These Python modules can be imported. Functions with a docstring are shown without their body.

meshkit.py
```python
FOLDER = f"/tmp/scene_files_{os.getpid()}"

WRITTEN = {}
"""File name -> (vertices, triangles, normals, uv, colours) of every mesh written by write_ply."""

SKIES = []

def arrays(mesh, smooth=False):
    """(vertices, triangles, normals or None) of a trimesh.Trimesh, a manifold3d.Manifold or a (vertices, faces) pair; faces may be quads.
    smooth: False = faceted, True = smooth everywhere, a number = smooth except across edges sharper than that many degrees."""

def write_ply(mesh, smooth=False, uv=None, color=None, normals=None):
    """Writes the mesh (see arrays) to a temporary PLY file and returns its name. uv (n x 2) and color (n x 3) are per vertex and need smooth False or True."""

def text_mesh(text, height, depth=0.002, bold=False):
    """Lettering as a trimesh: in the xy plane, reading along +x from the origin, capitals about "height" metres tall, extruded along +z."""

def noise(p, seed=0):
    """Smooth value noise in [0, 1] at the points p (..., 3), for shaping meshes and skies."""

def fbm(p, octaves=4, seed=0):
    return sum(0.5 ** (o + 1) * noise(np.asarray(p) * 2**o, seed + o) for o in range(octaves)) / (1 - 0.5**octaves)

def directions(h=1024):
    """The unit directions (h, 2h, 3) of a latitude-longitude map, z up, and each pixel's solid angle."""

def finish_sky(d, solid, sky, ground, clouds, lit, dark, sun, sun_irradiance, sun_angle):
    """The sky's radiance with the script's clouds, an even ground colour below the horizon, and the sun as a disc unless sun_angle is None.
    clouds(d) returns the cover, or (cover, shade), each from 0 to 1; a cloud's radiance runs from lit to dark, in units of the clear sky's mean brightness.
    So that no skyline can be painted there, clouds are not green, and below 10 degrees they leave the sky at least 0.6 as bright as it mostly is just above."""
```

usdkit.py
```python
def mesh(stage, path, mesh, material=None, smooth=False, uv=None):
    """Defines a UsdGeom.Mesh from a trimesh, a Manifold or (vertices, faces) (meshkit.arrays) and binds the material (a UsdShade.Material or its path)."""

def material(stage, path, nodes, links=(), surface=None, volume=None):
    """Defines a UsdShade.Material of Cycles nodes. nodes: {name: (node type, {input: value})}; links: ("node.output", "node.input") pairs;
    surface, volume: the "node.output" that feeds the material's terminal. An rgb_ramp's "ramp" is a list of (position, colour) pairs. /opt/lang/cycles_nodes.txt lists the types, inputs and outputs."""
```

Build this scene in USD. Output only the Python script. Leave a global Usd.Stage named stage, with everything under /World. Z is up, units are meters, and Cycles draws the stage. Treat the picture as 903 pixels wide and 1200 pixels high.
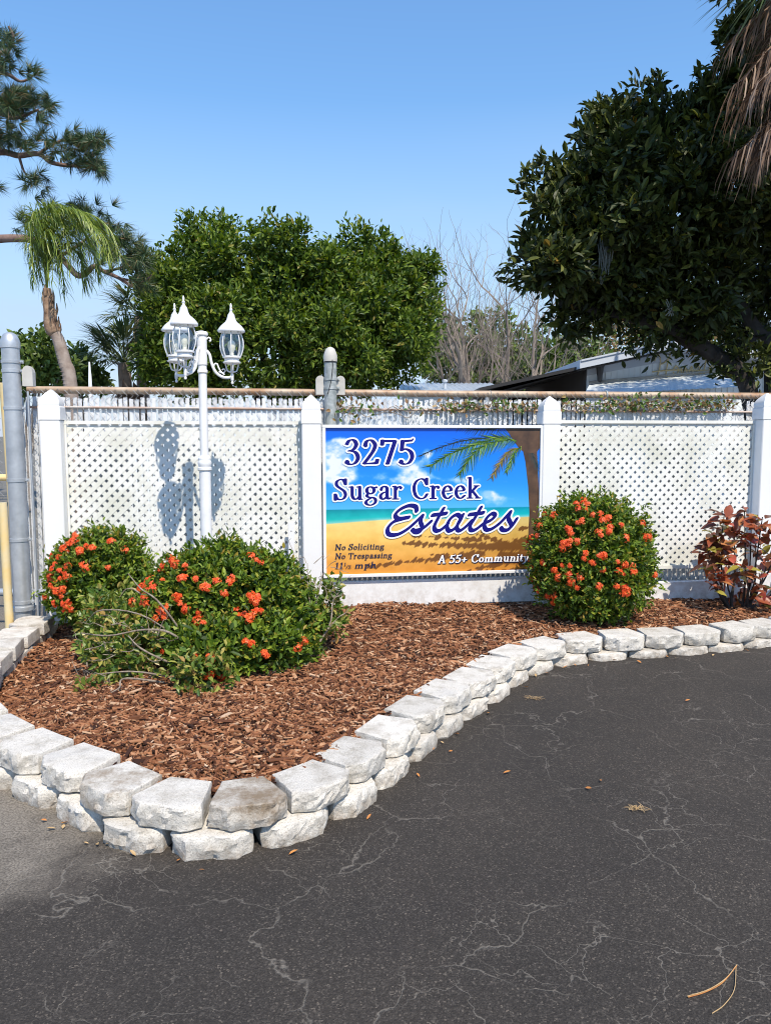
import math, random
import numpy as np, trimesh, shapely
from shapely.geometry import Polygon, LineString, MultiPoint, Point, box as sbox
from shapely.ops import unary_union
from shapely import affinity
from pxr import Usd, UsdGeom, UsdLux, UsdShade, Gf, Sdf, Vt
import usdkit, meshkit
from scipy.sparse import coo_matrix
from scipy.sparse.csgraph import connected_components
ISLAND = set()

# ------------------------------------------------------------------ stage, camera, sky, sun
stage = Usd.Stage.CreateInMemory()
UsdGeom.SetStageUpAxis(stage, 'Z'); UsdGeom.SetStageMetersPerUnit(stage, 1.0)
UsdGeom.Xform.Define(stage, '/World'); UsdGeom.Scope.Define(stage, '/World/Looks')
PITCH, EYE, FPX = math.radians(5.8), 1.6, 900.0
cam = UsdGeom.Camera.Define(stage, '/World/camera')
cam.AddTranslateOp().Set((0, 0, EYE)); cam.AddRotateXOp().Set(90 - 5.8)
cam.CreateHorizontalApertureAttr(36.0); cam.CreateVerticalApertureAttr(36.0 * 1024 / 770)
cam.CreateFocalLengthAttr(36.0 * FPX / 903); cam.CreateClippingRangeAttr((0.05, 2000))
cam.CreateExposureAttr(0.44)
SUN = np.array([0.292, -0.664, 1.0]); SUN /= np.linalg.norm(SUN)
SUN_EL, SUN_ROT = math.asin(SUN[2]), math.atan2(SUN[0], SUN[1])
sky_mat = usdkit.material(stage, '/World/Looks/sky_look', {
    'sky': ('sky_texture', {'sky_type': 'single_scattering', 'sun_disc': False, 'sun_elevation': SUN_EL, 'sun_rotation': SUN_ROT,
                            'altitude': 20.0, 'air_density': 1.8, 'aerosol_density': 0.3, 'ozone_density': 13.0}),
    'tc': ('texture_coordinate', {}), 'mp': ('mapping', {'scale': (1.0, 1.0, 3.2), 'location': (3.1, 0.4, 0.7)}),
    'n': ('noise_texture', {'scale': 2.2, 'detail': 6.0, 'roughness': 0.55}),
    'r': ('rgb_ramp', {'ramp': [(0.0, (.62, .62, .62)), (0.46, (.66, .66, .66)), (0.7, (.95, .95, .95)), (1, (1, 1, 1))]}),
    'mx': ('mix_color', {'b': (2.9, 3.7, 5.1)}), 'sz': ('separate_xyz', {}), 'lowc': ('map_range', {'from_min': .38, 'from_max': .13, 'to_min': 0., 'to_max': 1., 'clamp': True}), 'cml': ('math', {'math_type': 'multiply'}),
    'b': ('background_shader', {'strength': 0.146})},
    [('tc.generated', 'mp.vector'), ('mp.vector', 'n.vector'), ('n.fac', 'r.fac'), ('r.color', 'cml.value1'), ('tc.generated', 'sz.vector'), ('sz.z', 'lowc.value'), ('lowc.result', 'cml.value2'), ('cml.value', 'mx.fac'), ('sky.color', 'mx.a'), ('mx.result', 'b.color')], surface='b.background')
dome = UsdLux.DomeLight.Define(stage, '/World/sky')
UsdShade.MaterialBindingAPI.Apply(dome.GetPrim()).Bind(sky_mat)
dome.GetPrim().SetCustomDataByKey('kind', 'structure')
sun = UsdLux.DistantLight.Define(stage, '/World/sun')
sun.CreateNormalizeAttr(True); sun.CreateIntensityAttr(1.08); sun.CreateAngleAttr(0.53); sun.CreateColorAttr((1.0, 0.91, 0.77))
_rot = Gf.Rotation(Gf.Vec3d(0, 0, 1), Gf.Vec3d(*map(float, SUN)))
sun.AddTransformOp().Set(Gf.Matrix4d().SetRotate(_rot))

# ------------------------------------------------------------------ helpers
rng = np.random.default_rng(7)
FA = math.radians(8.5)                                   # the fence recedes to the right by this angle
FO = np.array([0, 6.5, 0.0]); FD = np.array([math.cos(FA), math.sin(FA), 0]); FN = np.array([math.sin(FA), -math.cos(FA), 0])
def ray(x, y):
    u, v = (x - 451.5) / FPX, (600 - y) / FPX
    return np.array([u, math.cos(PITCH) + v * math.sin(PITCH), -math.sin(PITCH) + v * math.cos(PITCH)])
def at(x, y, Y):
    r = ray(x, y); return np.array([0, 0, EYE]) + r * (Y / r[1])
def fence_pt(s, n=0.0, z=0.0): return FO + s * FD + n * FN + np.array([0, 0, z])

_used = {}
def numbered(path):
    k = _used.get(path, -1) + 1; _used[path] = k
    return path if k == 0 else f'{path}_{k:03d}'
def setd(prim, **kw):
    for k, v in kw.items():
        if v is not None: prim.SetCustomDataByKey(k, v)
    return prim
def thing(name, label, cat, loc=(0, 0, 0), rz=0.0, group=None, kind=None):
    x = UsdGeom.Xform.Define(stage, numbered('/World/' + name))
    x.AddTranslateOp().Set(tuple(map(float, loc)))
    if rz: x.AddRotateZOp().Set(math.degrees(rz))
    return setd(x.GetPrim(), label=label, category=cat, group=group, kind=kind)
def part(name, mesh, mat, parent=None, smooth=False, label=None, kind=None, uvcol=None):
    base = str(parent.GetPath()) if parent is not None else '/World'
    m = usdkit.mesh(stage, numbered(base + '/' + name), mesh, mat, smooth)
    if uvcol is not None:
        UsdGeom.PrimvarsAPI(m).CreatePrimvar('print_color', Sdf.ValueTypeNames.Color3fArray, 'vertex').Set(Vt.Vec3fArray.FromNumpy(np.asarray(uvcol, np.float32)))
    if str(mat.GetPath()) in ISLAND:
        f = np.asarray(mesh[1]); n = len(mesh[0]); e = np.vstack([f[:, [k, (k + 1) % f.shape[1]]] for k in range(f.shape[1])])
        nc, lab = connected_components(coo_matrix((np.ones(len(e)), (e[:, 0], e[:, 1])), (n, n)), directed=False)
        val = np.random.default_rng(len(f) * 7 + n).random(nc).astype(np.float32)[lab]
        v2, _, _ = meshkit.arrays(mesh, smooth)
        if len(v2) == n: UsdGeom.PrimvarsAPI(m).CreatePrimvar('rnd', Sdf.ValueTypeNames.FloatArray, 'vertex').Set(Vt.FloatArray.FromNumpy(val))
    return setd(m.GetPrim(), label=label, kind=kind)
def cat_meshes(ms):
    V, F, o = [], [], 0
    for v, f in ms:
        v = np.asarray(v, float); f = np.asarray(f, int)
        if f.shape[1] == 4: f = np.vstack([f[:, [0, 1, 2]], f[:, [0, 2, 3]]])
        V.append(v); F.append(f + o); o += len(v)
    return np.vstack(V), np.vstack(F)
def shift(m, d): return (np.asarray(m[0]) + np.asarray(d, float), m[1])
BOXF = np.array([[0, 1, 3, 2], [4, 6, 7, 5], [0, 4, 5, 1], [2, 3, 7, 6], [0, 2, 6, 4], [1, 5, 7, 3]])
def bx(x0, x1, y0, y1, z0, z1):
    v = np.array([[x, y, z] for x in (x0, x1) for y in (y0, y1) for z in (z0, z1)], float)
    return v, BOXF
def cbox(x0, x1, y0, y1, z0, z1, c=0.004):                # box with chamfered edges: hull of three boxes
    p = []
    for a in ((c, c, 0), (c, 0, c), (0, c, c)):
        p += [[x, y, z] for x in (x0 + a[0], x1 - a[0]) for y in (y0 + a[1], y1 - a[1]) for z in (z0 + a[2], z1 - a[2])]
    h = trimesh.convex.convex_hull(np.array(p)); return np.array(h.vertices), np.array(h.faces)
def tube(pts, rad, sides=6, cap=True):
    P = np.asarray(pts, float); n = len(P); R = np.broadcast_to(np.asarray(rad, float), (n,))
    T = np.gradient(P, axis=0); T /= np.maximum(np.linalg.norm(T, axis=1, keepdims=True), 1e-9)
    a = np.array([0, 0, 1.0]) if abs(T[0, 2]) < .9 else np.array([1.0, 0, 0])
    U = np.cross(T[0], a); U /= np.linalg.norm(U); V, F = [], []
    for i in range(n):
        U = U - T[i] * (U @ T[i]); U /= max(np.linalg.norm(U), 1e-9); W = np.cross(T[i], U)
        an = np.arange(sides) * 2 * math.pi / sides
        V.append(P[i] + R[i] * (np.cos(an)[:, None] * U + np.sin(an)[:, None] * W))
    for i in range(n - 1):
        for k in range(sides):
            a0, b0 = i * sides + k, i * sides + (k + 1) % sides
            F += [[a0, b0, b0 + sides], [a0, b0 + sides, a0 + sides]]
    V = np.vstack(V)
    if cap:
        V = np.vstack([V, P[0], P[-1]]); c0, c1 = len(V) - 2, len(V) - 1
        for k in range(sides):
            F += [[c0, (k + 1) % sides, k], [c1, (n - 1) * sides + k, (n - 1) * sides + (k + 1) % sides]]
    return V, np.array(F)
def lathe(prof, sides=16, center=(0, 0, 0)):
    prof = np.asarray(prof, float); n = len(prof); an = np.arange(sides) * 2 * math.pi / sides
    V = np.stack([np.outer(prof[:, 0], np.cos(an)), np.outer(prof[:, 0], np.sin(an)), np.repeat(prof[:, 1:2], sides, 1)], -1).reshape(-1, 3)
    F = []
    for i in range(n - 1):
        for k in range(sides):
            a, b = i * sides + k, i * sides + (k + 1) % sides
            F += [[a, b, b + sides], [a, b + sides, a + sides]]
    V = np.vstack([V, [0, 0, prof[0, 1]], [0, 0, prof[-1, 1]]])
    for k in range(sides):
        F += [[len(V) - 2, (k + 1) % sides, k], [len(V) - 1, (n - 1) * sides + k, (n - 1) * sides + (k + 1) % sides]]
    return V + np.asarray(center, float), np.array(F)
def crom(P, n=8, closed=False):                            # Catmull-Rom through the points
    P = np.asarray(P, float)
    Q = np.vstack([P[-1], P, P[:2]]) if closed else np.vstack([2 * P[0] - P[1], P, 2 * P[-1] - P[-2]])
    out = []
    for i in range(1, len(Q) - 2):
        t = np.linspace(0, 1, n, endpoint=False)[:, None]
        a, b, c, d = Q[i - 1], Q[i], Q[i + 1], Q[i + 2]
        out.append(.5 * (2 * b + (c - a) * t + (2 * a - 5 * b + 4 * c - d) * t**2 + (3 * b - a - 3 * c + d) * t**3))
    if not closed: out.append(P[-1:])
    return np.vstack(out)
def polys(g): return [q for q in getattr(g, 'geoms', [g]) if q.geom_type == 'Polygon' and q.area > 1e-9]
def extrude_xz(g, y0, y1):                                 # shapely (x,z) shape -> solid between y0 and y1 (y0 the far face)
    ms = []
    for q in polys(g):
        m = trimesh.creation.extrude_polygon(q, abs(y1 - y0), engine='earcut')
        v = np.array(m.vertices); ms.append((np.stack([v[:, 0], min(y0, y1) + v[:, 2], v[:, 1]], 1), np.array(m.faces)[:, ::-1]))
    return cat_meshes(ms)
def unit(v): return v / np.maximum(np.linalg.norm(v, axis=-1, keepdims=True), 1e-9)
def rand_dirs(n, r): return unit(r.normal(size=(n, 3)))
def leaf_mesh(P, D, N, L, W, fold=.25, curl=.12):          # n folded leaves: 6 vertices, 4 faces each
    n = len(P); D = unit(D); S = unit(np.cross(D, N)); U = unit(np.cross(S, D)); L = np.broadcast_to(L, (n,))[:, None]; W = np.broadcast_to(W, (n,))[:, None]
    A = P; M1 = P + D * L * .30 - U * L * curl * .1; M2 = P + D * L * .68 - U * L * curl * .45; T = P + D * L - U * L * curl
    V = np.stack([A, M1 + S * W * .44 + U * W * fold, M1, M1 - S * W * .44 + U * W * fold, M2 + S * W * .42 + U * W * fold, M2, M2 - S * W * .42 + U * W * fold, T], 1).reshape(-1, 3)
    F = (np.array([[0, 2, 1], [0, 3, 2], [1, 2, 5], [1, 5, 4], [2, 3, 6], [2, 6, 5], [4, 5, 7], [5, 6, 7]])[None] + 8 * np.arange(n)[:, None, None]).reshape(-1, 3)
    return V, F
def s2l(c):
    c = np.asarray(c, float); return np.where(c <= .04045, c / 12.92, ((c + .055) / 1.055) ** 2.4)

# ------------------------------------------------------------------ materials
def M(name, nodes, links, surface='p.BSDF'): return usdkit.material(stage, '/World/Looks/' + name, nodes, links, surface=surface)
def plain(name, c1, c2=None, rough=.5, scale=6., bump=0., bscale=60., metal=0., spec=.5, lo=.35, hi=.65, detail=5.):
    c2 = c2 or c1
    nodes = {'tc': ('texture_coordinate', {}), 'n': ('noise_texture', {'scale': scale, 'detail': detail, 'roughness': .6}),
             'r': ('rgb_ramp', {'ramp': [(0, c1), (lo, c1), (hi, c2), (1, c2)]}),
             'p': ('principled_bsdf', {'roughness': rough, 'metallic': metal, 'specular_ior_level': spec})}
    links = [('tc.object', 'n.vector'), ('n.fac', 'r.fac'), ('r.color', 'p.base_color')]
    if bump:
        nodes['n2'] = ('noise_texture', {'scale': bscale, 'detail': 4.}); nodes['bm'] = ('bump', {'strength': bump, 'distance': .01})
        links += [('tc.object', 'n2.vector'), ('n2.fac', 'bm.height'), ('bm.normal', 'p.normal')]
    return M(name, nodes, links)
def island(name, ramp, rough=.5, transl=0., spec=.5, tint=None):   # colour varies from leaf to leaf / chip to chip
    ISLAND.add('/World/Looks/' + name)
    nodes = {'g': ('attribute', {'attribute': 'rnd'}), 'r': ('rgb_ramp', {'ramp': ramp}), 'p': ('principled_bsdf', {'roughness': rough, 'specular_ior_level': spec})}
    links = [('g.fac', 'r.fac'), ('r.color', 'p.base_color')]
    if transl:
        nodes['t'] = ('translucent_bsdf', {}); nodes['hs'] = ('hsv', {'hue': .49, 'saturation': 1.1, 'value': 1.5}); nodes['m'] = ('mix_closure', {'fac': transl})
        links += [('r.color', 'hs.color'), ('hs.color', 't.color'), ('p.BSDF', 'm.closure1'), ('t.BSDF', 'm.closure2')]
        return M(name, nodes, links, 'm.closure')
    return M(name, nodes, links)
white_vinyl = M('white_vinyl', {
    'g': ('geometry', {}), 'n': ('noise_texture', {'scale': 3.5, 'detail': 8., 'roughness': .65}), 'r': ('rgb_ramp', {'ramp': [(0, (.74, .735, .725)), (.45, (.74, .735, .725)), (.8, (.69, .68, .66)), (1, (.66, .65, .63))]}),
    'sx': ('separate_xyz', {}), 'zr': ('map_range', {'from_min': .42, 'from_max': .10, 'to_min': 0., 'to_max': 1., 'clamp': True}), 'n2': ('noise_texture', {'scale': 14., 'detail': 7., 'roughness': .7}),
    'r2': ('rgb_ramp', {'ramp': [(0, (0, 0, 0)), (.42, (0, 0, 0)), (.72, (.75, .75, .75)), (1, (.8, .8, .8))]}), 'mm': ('math', {'math_type': 'multiply'}), 'mx': ('mix', {'color2': (.30, .22, .15)}), 'p': ('principled_bsdf', {'roughness': .42})},
    [('g.position', 'n.vector'), ('n.fac', 'r.fac'), ('g.position', 'sx.vector'), ('sx.z', 'zr.value'), ('g.position', 'n2.vector'), ('n2.fac', 'r2.fac'), ('zr.result', 'mm.value1'), ('r2.color', 'mm.value2'), ('mm.value', 'mx.fac'), ('r.color', 'mx.color1'), ('mx.color', 'p.base_color')])
lattice_white = plain('lattice_white', (.735, .725, .68), (.52, .51, .41), .55, 2.4, .1, 90., lo=.42, hi=.78)
slat_white = plain('slat_white', (.74, .75, .76), (.52, .53, .54), .5, 5.)
lamp_white = plain('lamp_white', (.78, .78, .78), (.70, .70, .70), .35, 12., .03, 80.)
galv = plain('galvanised_steel', (.42, .44, .46), (.55, .57, .59), .42, 9., .06, 50., metal=.55)
old_galv = plain('weathered_steel', (.26, .29, .28), (.46, .48, .47), .55, 22., .15, 60., metal=.35)
wire_mat = plain('fence_wire', (.45, .46, .46), (.34, .34, .33), .5, 20., metal=.5)
rust_rail = plain('rusty_rail', (.46, .38, .29), (.30, .17, .09), .6, 3.5, .1, 50., metal=.2)
rust_thin = plain('rusty_wire_rail', (.50, .46, .42), (.34, .16, .08), .6, 2.2, metal=.2)
yellow_paint = plain('yellow_paint', (.72, .52, .22), (.66, .55, .33), .5, 6., .08, 40.)
cover_grey = plain('cover_grey', (.42, .40, .36), (.52, .50, .46), .6, 8.)
dark_metal = plain('dark_metal', (.03, .03, .032), None, .45)
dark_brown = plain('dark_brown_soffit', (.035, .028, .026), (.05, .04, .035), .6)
bark = plain('grey_bark', (.17, .14, .12), (.30, .27, .24), .85, 14., .8, 40.)
dark_bark = plain('dark_bark', (.022, .018, .015), (.05, .04, .033), .85, 9., .8, 30.)
bare_bark = plain('bare_tree_bark', (.15, .115, .09), (.27, .225, .185), .85, 3.)
pine_bark = plain('pine_bark', (.13, .08, .065), (.24, .16, .13), .85, 5., .6, 20.)
twig_mat = plain('dry_twig', (.15, .11, .08), (.32, .26, .20), .8, 30., .4, 90.)
palm_bark = plain('palm_bark', (.20, .15, .12), (.33, .27, .23), .85, 6., .6, 30.)
palm_boot = plain('palm_boot', (.15, .085, .05), (.33, .22, .14), .75, 9., .5, 30.)
moss_mat = plain('hanging_moss', (.16, .16, .13), (.24, .24, .20), .9, 5.)
house_white = plain('house_siding', (.78, .82, .84), (.70, .76, .80), .5, 1.5)
house_trim = plain('house_trim', (.50, .54, .60), None, .45, 2.)
awning_white = plain('awning_white', (.60, .64, .65), (.52, .56, .57), .5, 4.)
metal_roof = plain('pale_metal_roof', (.50, .56, .62), (.38, .44, .50), .4, 3., metal=.2)
gold = plain('gold_lettering', (.52, .40, .18), (.60, .50, .30), .4)
ixora_leaf = island('ixora_leaf', [(0, (.028, .055, .010)), (.3, (.070, .125, .015)), (.65, (.145, .225, .022)), (.88, (.25, .31, .03)), (1, (.32, .22, .04))], .5, .25, .35)
ixora_dry = island('ixora_sparse_leaf', [(0, (.05, .11, .015)), (.4, (.12, .19, .03)), (.75, (.30, .31, .06)), (.9, (.42, .34, .10)), (1, (.34, .15, .05))], .4, .25)
flower_mat = island('ixora_flower', [(0, (.62, .06, .014)), (.5, (.80, .12, .02)), (.85, (.86, .20, .035)), (1, (.62, .05, .03))], .5, .25)
croton_mats = [island('croton_leaf_%d' % i, [(0, a), (1, b)], .3, .2) for i, (a, b) in enumerate([
    ((.26, .065, .03), (.38, .12, .05)), ((.11, .04, .022), (.20, .075, .035)), ((.40, .16, .06), (.50, .24, .10)), ((.28, .25, .045), (.44, .35, .07)), ((.45, .09, .06), (.52, .16, .10))])]
tree_leaf = island('broad_tree_leaf', [(0, (.026, .055, .010)), (.4, (.072, .125, .014)), (.75, (.135, .20, .02)), (.95, (.20, .26, .03)), (1, (.26, .21, .05))], .5, .25, .35)
tree_leaf_b = island('far_tree_leaf', [(0, (.05, .09, .02)), (.5, (.11, .17, .035)), (1, (.19, .25, .05))], .5, .25)
dark_leaf = island('dark_tree_leaf', [(0, (.018, .025, .007)), (.5, (.042, .056, .012)), (.9, (.078, .096, .017)), (.988, (.11, .12, .02)), (1, (.26, .15, .03))], .5, .12, .3)
pine_needle = island('pine_needle', [(0, (.022, .05, .022)), (.5, (.04, .085, .03)), (.85, (.085, .11, .03)), (1, (.22, .12, .045))], .5, .1)
palm_leaf = island('palm_leaflet', [(0, (.06, .11, .018)), (.5, (.15, .22, .03)), (1, (.30, .34, .06))], .4, .25)
fan_leaf = island('fan_palm_leaf', [(0, (.05, .085, .03)), (.6, (.12, .165, .06)), (.85, (.21, .23, .10)), (1, (.34, .26, .14))], .5, .2)
dead_frond = island('dead_frond_leaf', [(0, (.09, .05, .028)), (.5, (.19, .115, .07)), (.85, (.30, .20, .13)), (1, (.40, .29, .21))], .7, .12)
vine_leaf = island('vine_leaf', [(0, (.05, .12, .02)), (.4, (.12, .19, .03)), (.6, (.30, .20, .08)), (1, (.22, .12, .06))], .5, .2)
bark_chip = island('bark_chip', [(0, (.030, .012, .007)), (.22, (.10, .037, .017)), (.5, (.225, .088, .038)), (.78, (.345, .155, .072)), (.93, (.45, .255, .14)), (1, (.55, .38, .25))], .8, 0, .25)
mulch_base = plain('mulch_soil', (.04, .018, .010), (.12, .05, .024), .9, 30., .8, 60.)
glass = M('lamp_glass', {'t': ('transparent_bsdf', {'color': (.96, .98, .98)}), 'gl': ('glossy_bsdf', {'roughness': .08, 'color': (.9, .95, 1)}), 'f': ('layer_weight', {'blend': .25}), 'mr': ('map_range', {'from_min': 0., 'from_max': 1., 'to_min': .07, 'to_max': .6}), 'm': ('mix_closure', {})},
          [('f.facing', 'mr.value'), ('mr.result', 'm.fac'), ('t.BSDF', 'm.closure1'), ('gl.BSDF', 'm.closure2')], 'm.closure')
bulb_mat = plain('frosted_bulb', (.80, .76, .60), (.84, .82, .72), .5)
letter_blue = plain('letter_blue', (.004, .006, .17), (.007, .007, .15), .55, spec=.2)
letter_white = plain('letter_white', (.84, .84, .86), None, .35)
letter_ink = plain('letter_ink', (.02, .022, .06), None, .55, spec=.2)
print_trunk = plain('printed_palm_trunk', (.05, .026, .016), (.11, .058, .032), .5, 9.)
print_frond = island('printed_palm_frond', [(0, (.015, .055, .02)), (.45, (.03, .12, .02)), (.75, (.12, .26, .02)), (1, (.30, .42, .05))], .4)
print_frond_dry = island('printed_palm_frond_dry', [(0, (.06, .05, .012)), (.5, (.22, .17, .03)), (1, (.50, .36, .10))], .4)
print_dark = island('printed_palm_shade', [(0, (.012, .03, .035)), (1, (.03, .05, .05))], .4)
sign_print = M('sign_print', {'a': ('attribute', {'attribute': 'print_color'}), 'p': ('principled_bsdf', {'roughness': .32})}, [('a.color', 'p.base_color')])
asphalt = M('asphalt_surface', {
    'g': ('geometry', {}), 'sx': ('separate_xyz', {}),
    'v': ('voronoi_texture', {'scale': 190., 'feature': 'f1'}), 'hs': ('separate_color', {}), 'vr': ('rgb_ramp', {'ramp': [(0, (.026, .022, .0185)), (.55, (.037, .0315, .0265)), (.84, (.050, .043, .0365)), (.95, (.072, .062, .052)), (1, (.125, .105, .084))]}),
    'n1': ('noise_texture', {'scale': .9, 'detail': 6., 'roughness': .6}), 'n1r': ('rgb_ramp', {'ramp': [(0, (.78, .78, .78)), (.4, (.9, .9, .9)), (.7, (1.25, 1.22, 1.18)), (1, (1.5, 1.42, 1.34))]}),
    'mul': ('mix', {'mix_type': 'multiply', 'fac': 1.}),
    # worn pale patch towards the left
    'n2': ('noise_texture', {'scale': 3.2, 'detail': 9., 'roughness': .72}), 'wx': ('map_range', {'from_min': -.2, 'from_max': -1.5, 'to_min': 0., 'to_max': 1., 'clamp': True}),
    'wy': ('map_range', {'from_min': 2.1, 'from_max': 3.1, 'to_min': .22, 'to_max': 1.0, 'clamp': True}), 'wa': ('math', {'math_type': 'multiply'}), 'wm': ('math', {'math_type': 'multiply'}),
    'wb': ('rgb_ramp', {'ramp': [(0, (0, 0, 0)), (.18, (0, 0, 0)), (.40, (.8, .8, .8)), (1, (.95, .95, .95))]}), 'wc': ('mix', {'color2': (.27, .235, .19)}),
    'n2s': ('noise_texture', {'scale': 110., 'detail': 4.}), 'wmul': ('mix', {'mix_type': 'multiply', 'fac': 1.}), 'n2r': ('rgb_ramp', {'ramp': [(0, (.2, .2, .2)), (.42, (.45, .45, .45)), (.58, (1, 1, 1)), (1, (1, 1, 1))]}),
    # cracks
    'nd': ('noise_texture', {'scale': 3.6, 'detail': 4., 'roughness': .55}), 'vs': ('vector_math', {'math_type': 'scale', 'scale': .34}), 'va': ('vector_math', {'math_type': 'add'}),
    'c': ('voronoi_texture', {'scale': 1.35, 'feature': 'distance_to_edge'}), 'cr': ('rgb_ramp', {'ramp': [(0, (1, 1, 1)), (.0018, (1, 1, 1)), (.0052, (0, 0, 0)), (1, (0, 0, 0))]}),
    'c2': ('voronoi_texture', {'scale': 4.2, 'feature': 'distance_to_edge'}), 'cr2': ('rgb_ramp', {'ramp': [(0, (.8, .8, .8)), (.0045, (.8, .8, .8)), (.011, (0, 0, 0)), (1, (0, 0, 0))]}),
    'nm': ('noise_texture', {'scale': 2.4, 'detail': 4.}), 'nmr': ('rgb_ramp', {'ramp': [(0, (0, 0, 0)), (.42, (0, 0, 0)), (.54, (1, 1, 1)), (1, (1, 1, 1))]}),
    'nmb': ('noise_texture', {'scale': 1.7, 'detail': 3.}), 'nmrb': ('rgb_ramp', {'ramp': [(0, (0, 0, 0)), (.47, (0, 0, 0)), (.58, (1, 1, 1)), (1, (1, 1, 1))]}), 'mp3': ('mapping', {'location': (7.3, 2.2, 0)}),
    'cm': ('mix', {'mix_type': 'multiply', 'fac': 1.}), 'cm2': ('mix', {'mix_type': 'multiply', 'fac': 1.}), 'cs': ('mix', {'mix_type': 'lighten', 'fac': 1.}),
    'cbw': ('rgb_to_bw', {}), 'cf': ('math', {'math_type': 'multiply', 'value2': .48}), 'cc': ('mix', {'color2': (.27, .24, .20)}),
    'bn': ('noise_texture', {'scale': 160., 'detail': 3.}), 'bm': ('bump', {'strength': .9, 'distance': .006}), 'bm2': ('bump', {'strength': .5, 'distance': .006, 'invert': True}),
    'p': ('principled_bsdf', {'roughness': .82, 'specular_ior_level': .3})},
    [('g.position', 'v.vector'), ('v.color', 'hs.color'), ('hs.r', 'vr.fac'), ('g.position', 'n1.vector'), ('n1.fac', 'n1r.fac'), ('vr.color', 'mul.color1'), ('n1r.color', 'mul.color2'),
     ('g.position', 'sx.vector'), ('sx.x', 'wx.value'), ('sx.y', 'wy.value'), ('wx.result', 'wa.value1'), ('wy.result', 'wa.value2'), ('g.position', 'n2.vector'), ('wa.value', 'wm.value1'), ('n2.fac', 'wm.value2'), ('wm.value', 'wb.fac'),
     ('g.position', 'n2s.vector'), ('n2s.fac', 'n2r.fac'), ('wb.color', 'wmul.color1'), ('n2r.color', 'wmul.color2'),
     ('wmul.color', 'wc.fac'), ('mul.color', 'wc.color1'),
     ('g.position', 'nd.vector'), ('nd.color', 'vs.vector1'), ('g.position', 'va.vector1'), ('vs.vector', 'va.vector2'), ('va.vector', 'c.vector'), ('va.vector', 'c2.vector'),
     ('c.distance', 'cr.fac'), ('c2.distance', 'cr2.fac'), ('g.position', 'nm.vector'), ('nm.fac', 'nmr.fac'), ('g.position', 'mp3.vector'), ('mp3.vector', 'nmb.vector'), ('nmb.fac', 'nmrb.fac'),
     ('cr.color', 'cm.color1'), ('nmr.color', 'cm.color2'), ('cr2.color', 'cm2.color1'), ('nmrb.color', 'cm2.color2'), ('cm.color', 'cs.color1'), ('cm2.color', 'cs.color2'),
     ('cs.color', 'cbw.color'), ('cbw.val', 'cf.value1'), ('cf.value', 'cc.fac'), ('wc.color', 'cc.color1'), ('cc.color', 'p.base_color'),
     ('g.position', 'bn.vector'), ('bn.fac', 'bm.height'), ('cbw.val', 'bm2.height'), ('bm.normal', 'bm2.normal'), ('bm2.normal', 'p.normal')])
ground_mat = plain('bare_ground', (.16, .145, .125), (.11, .105, .085), .9, 1.5, .5, 20.)
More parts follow.
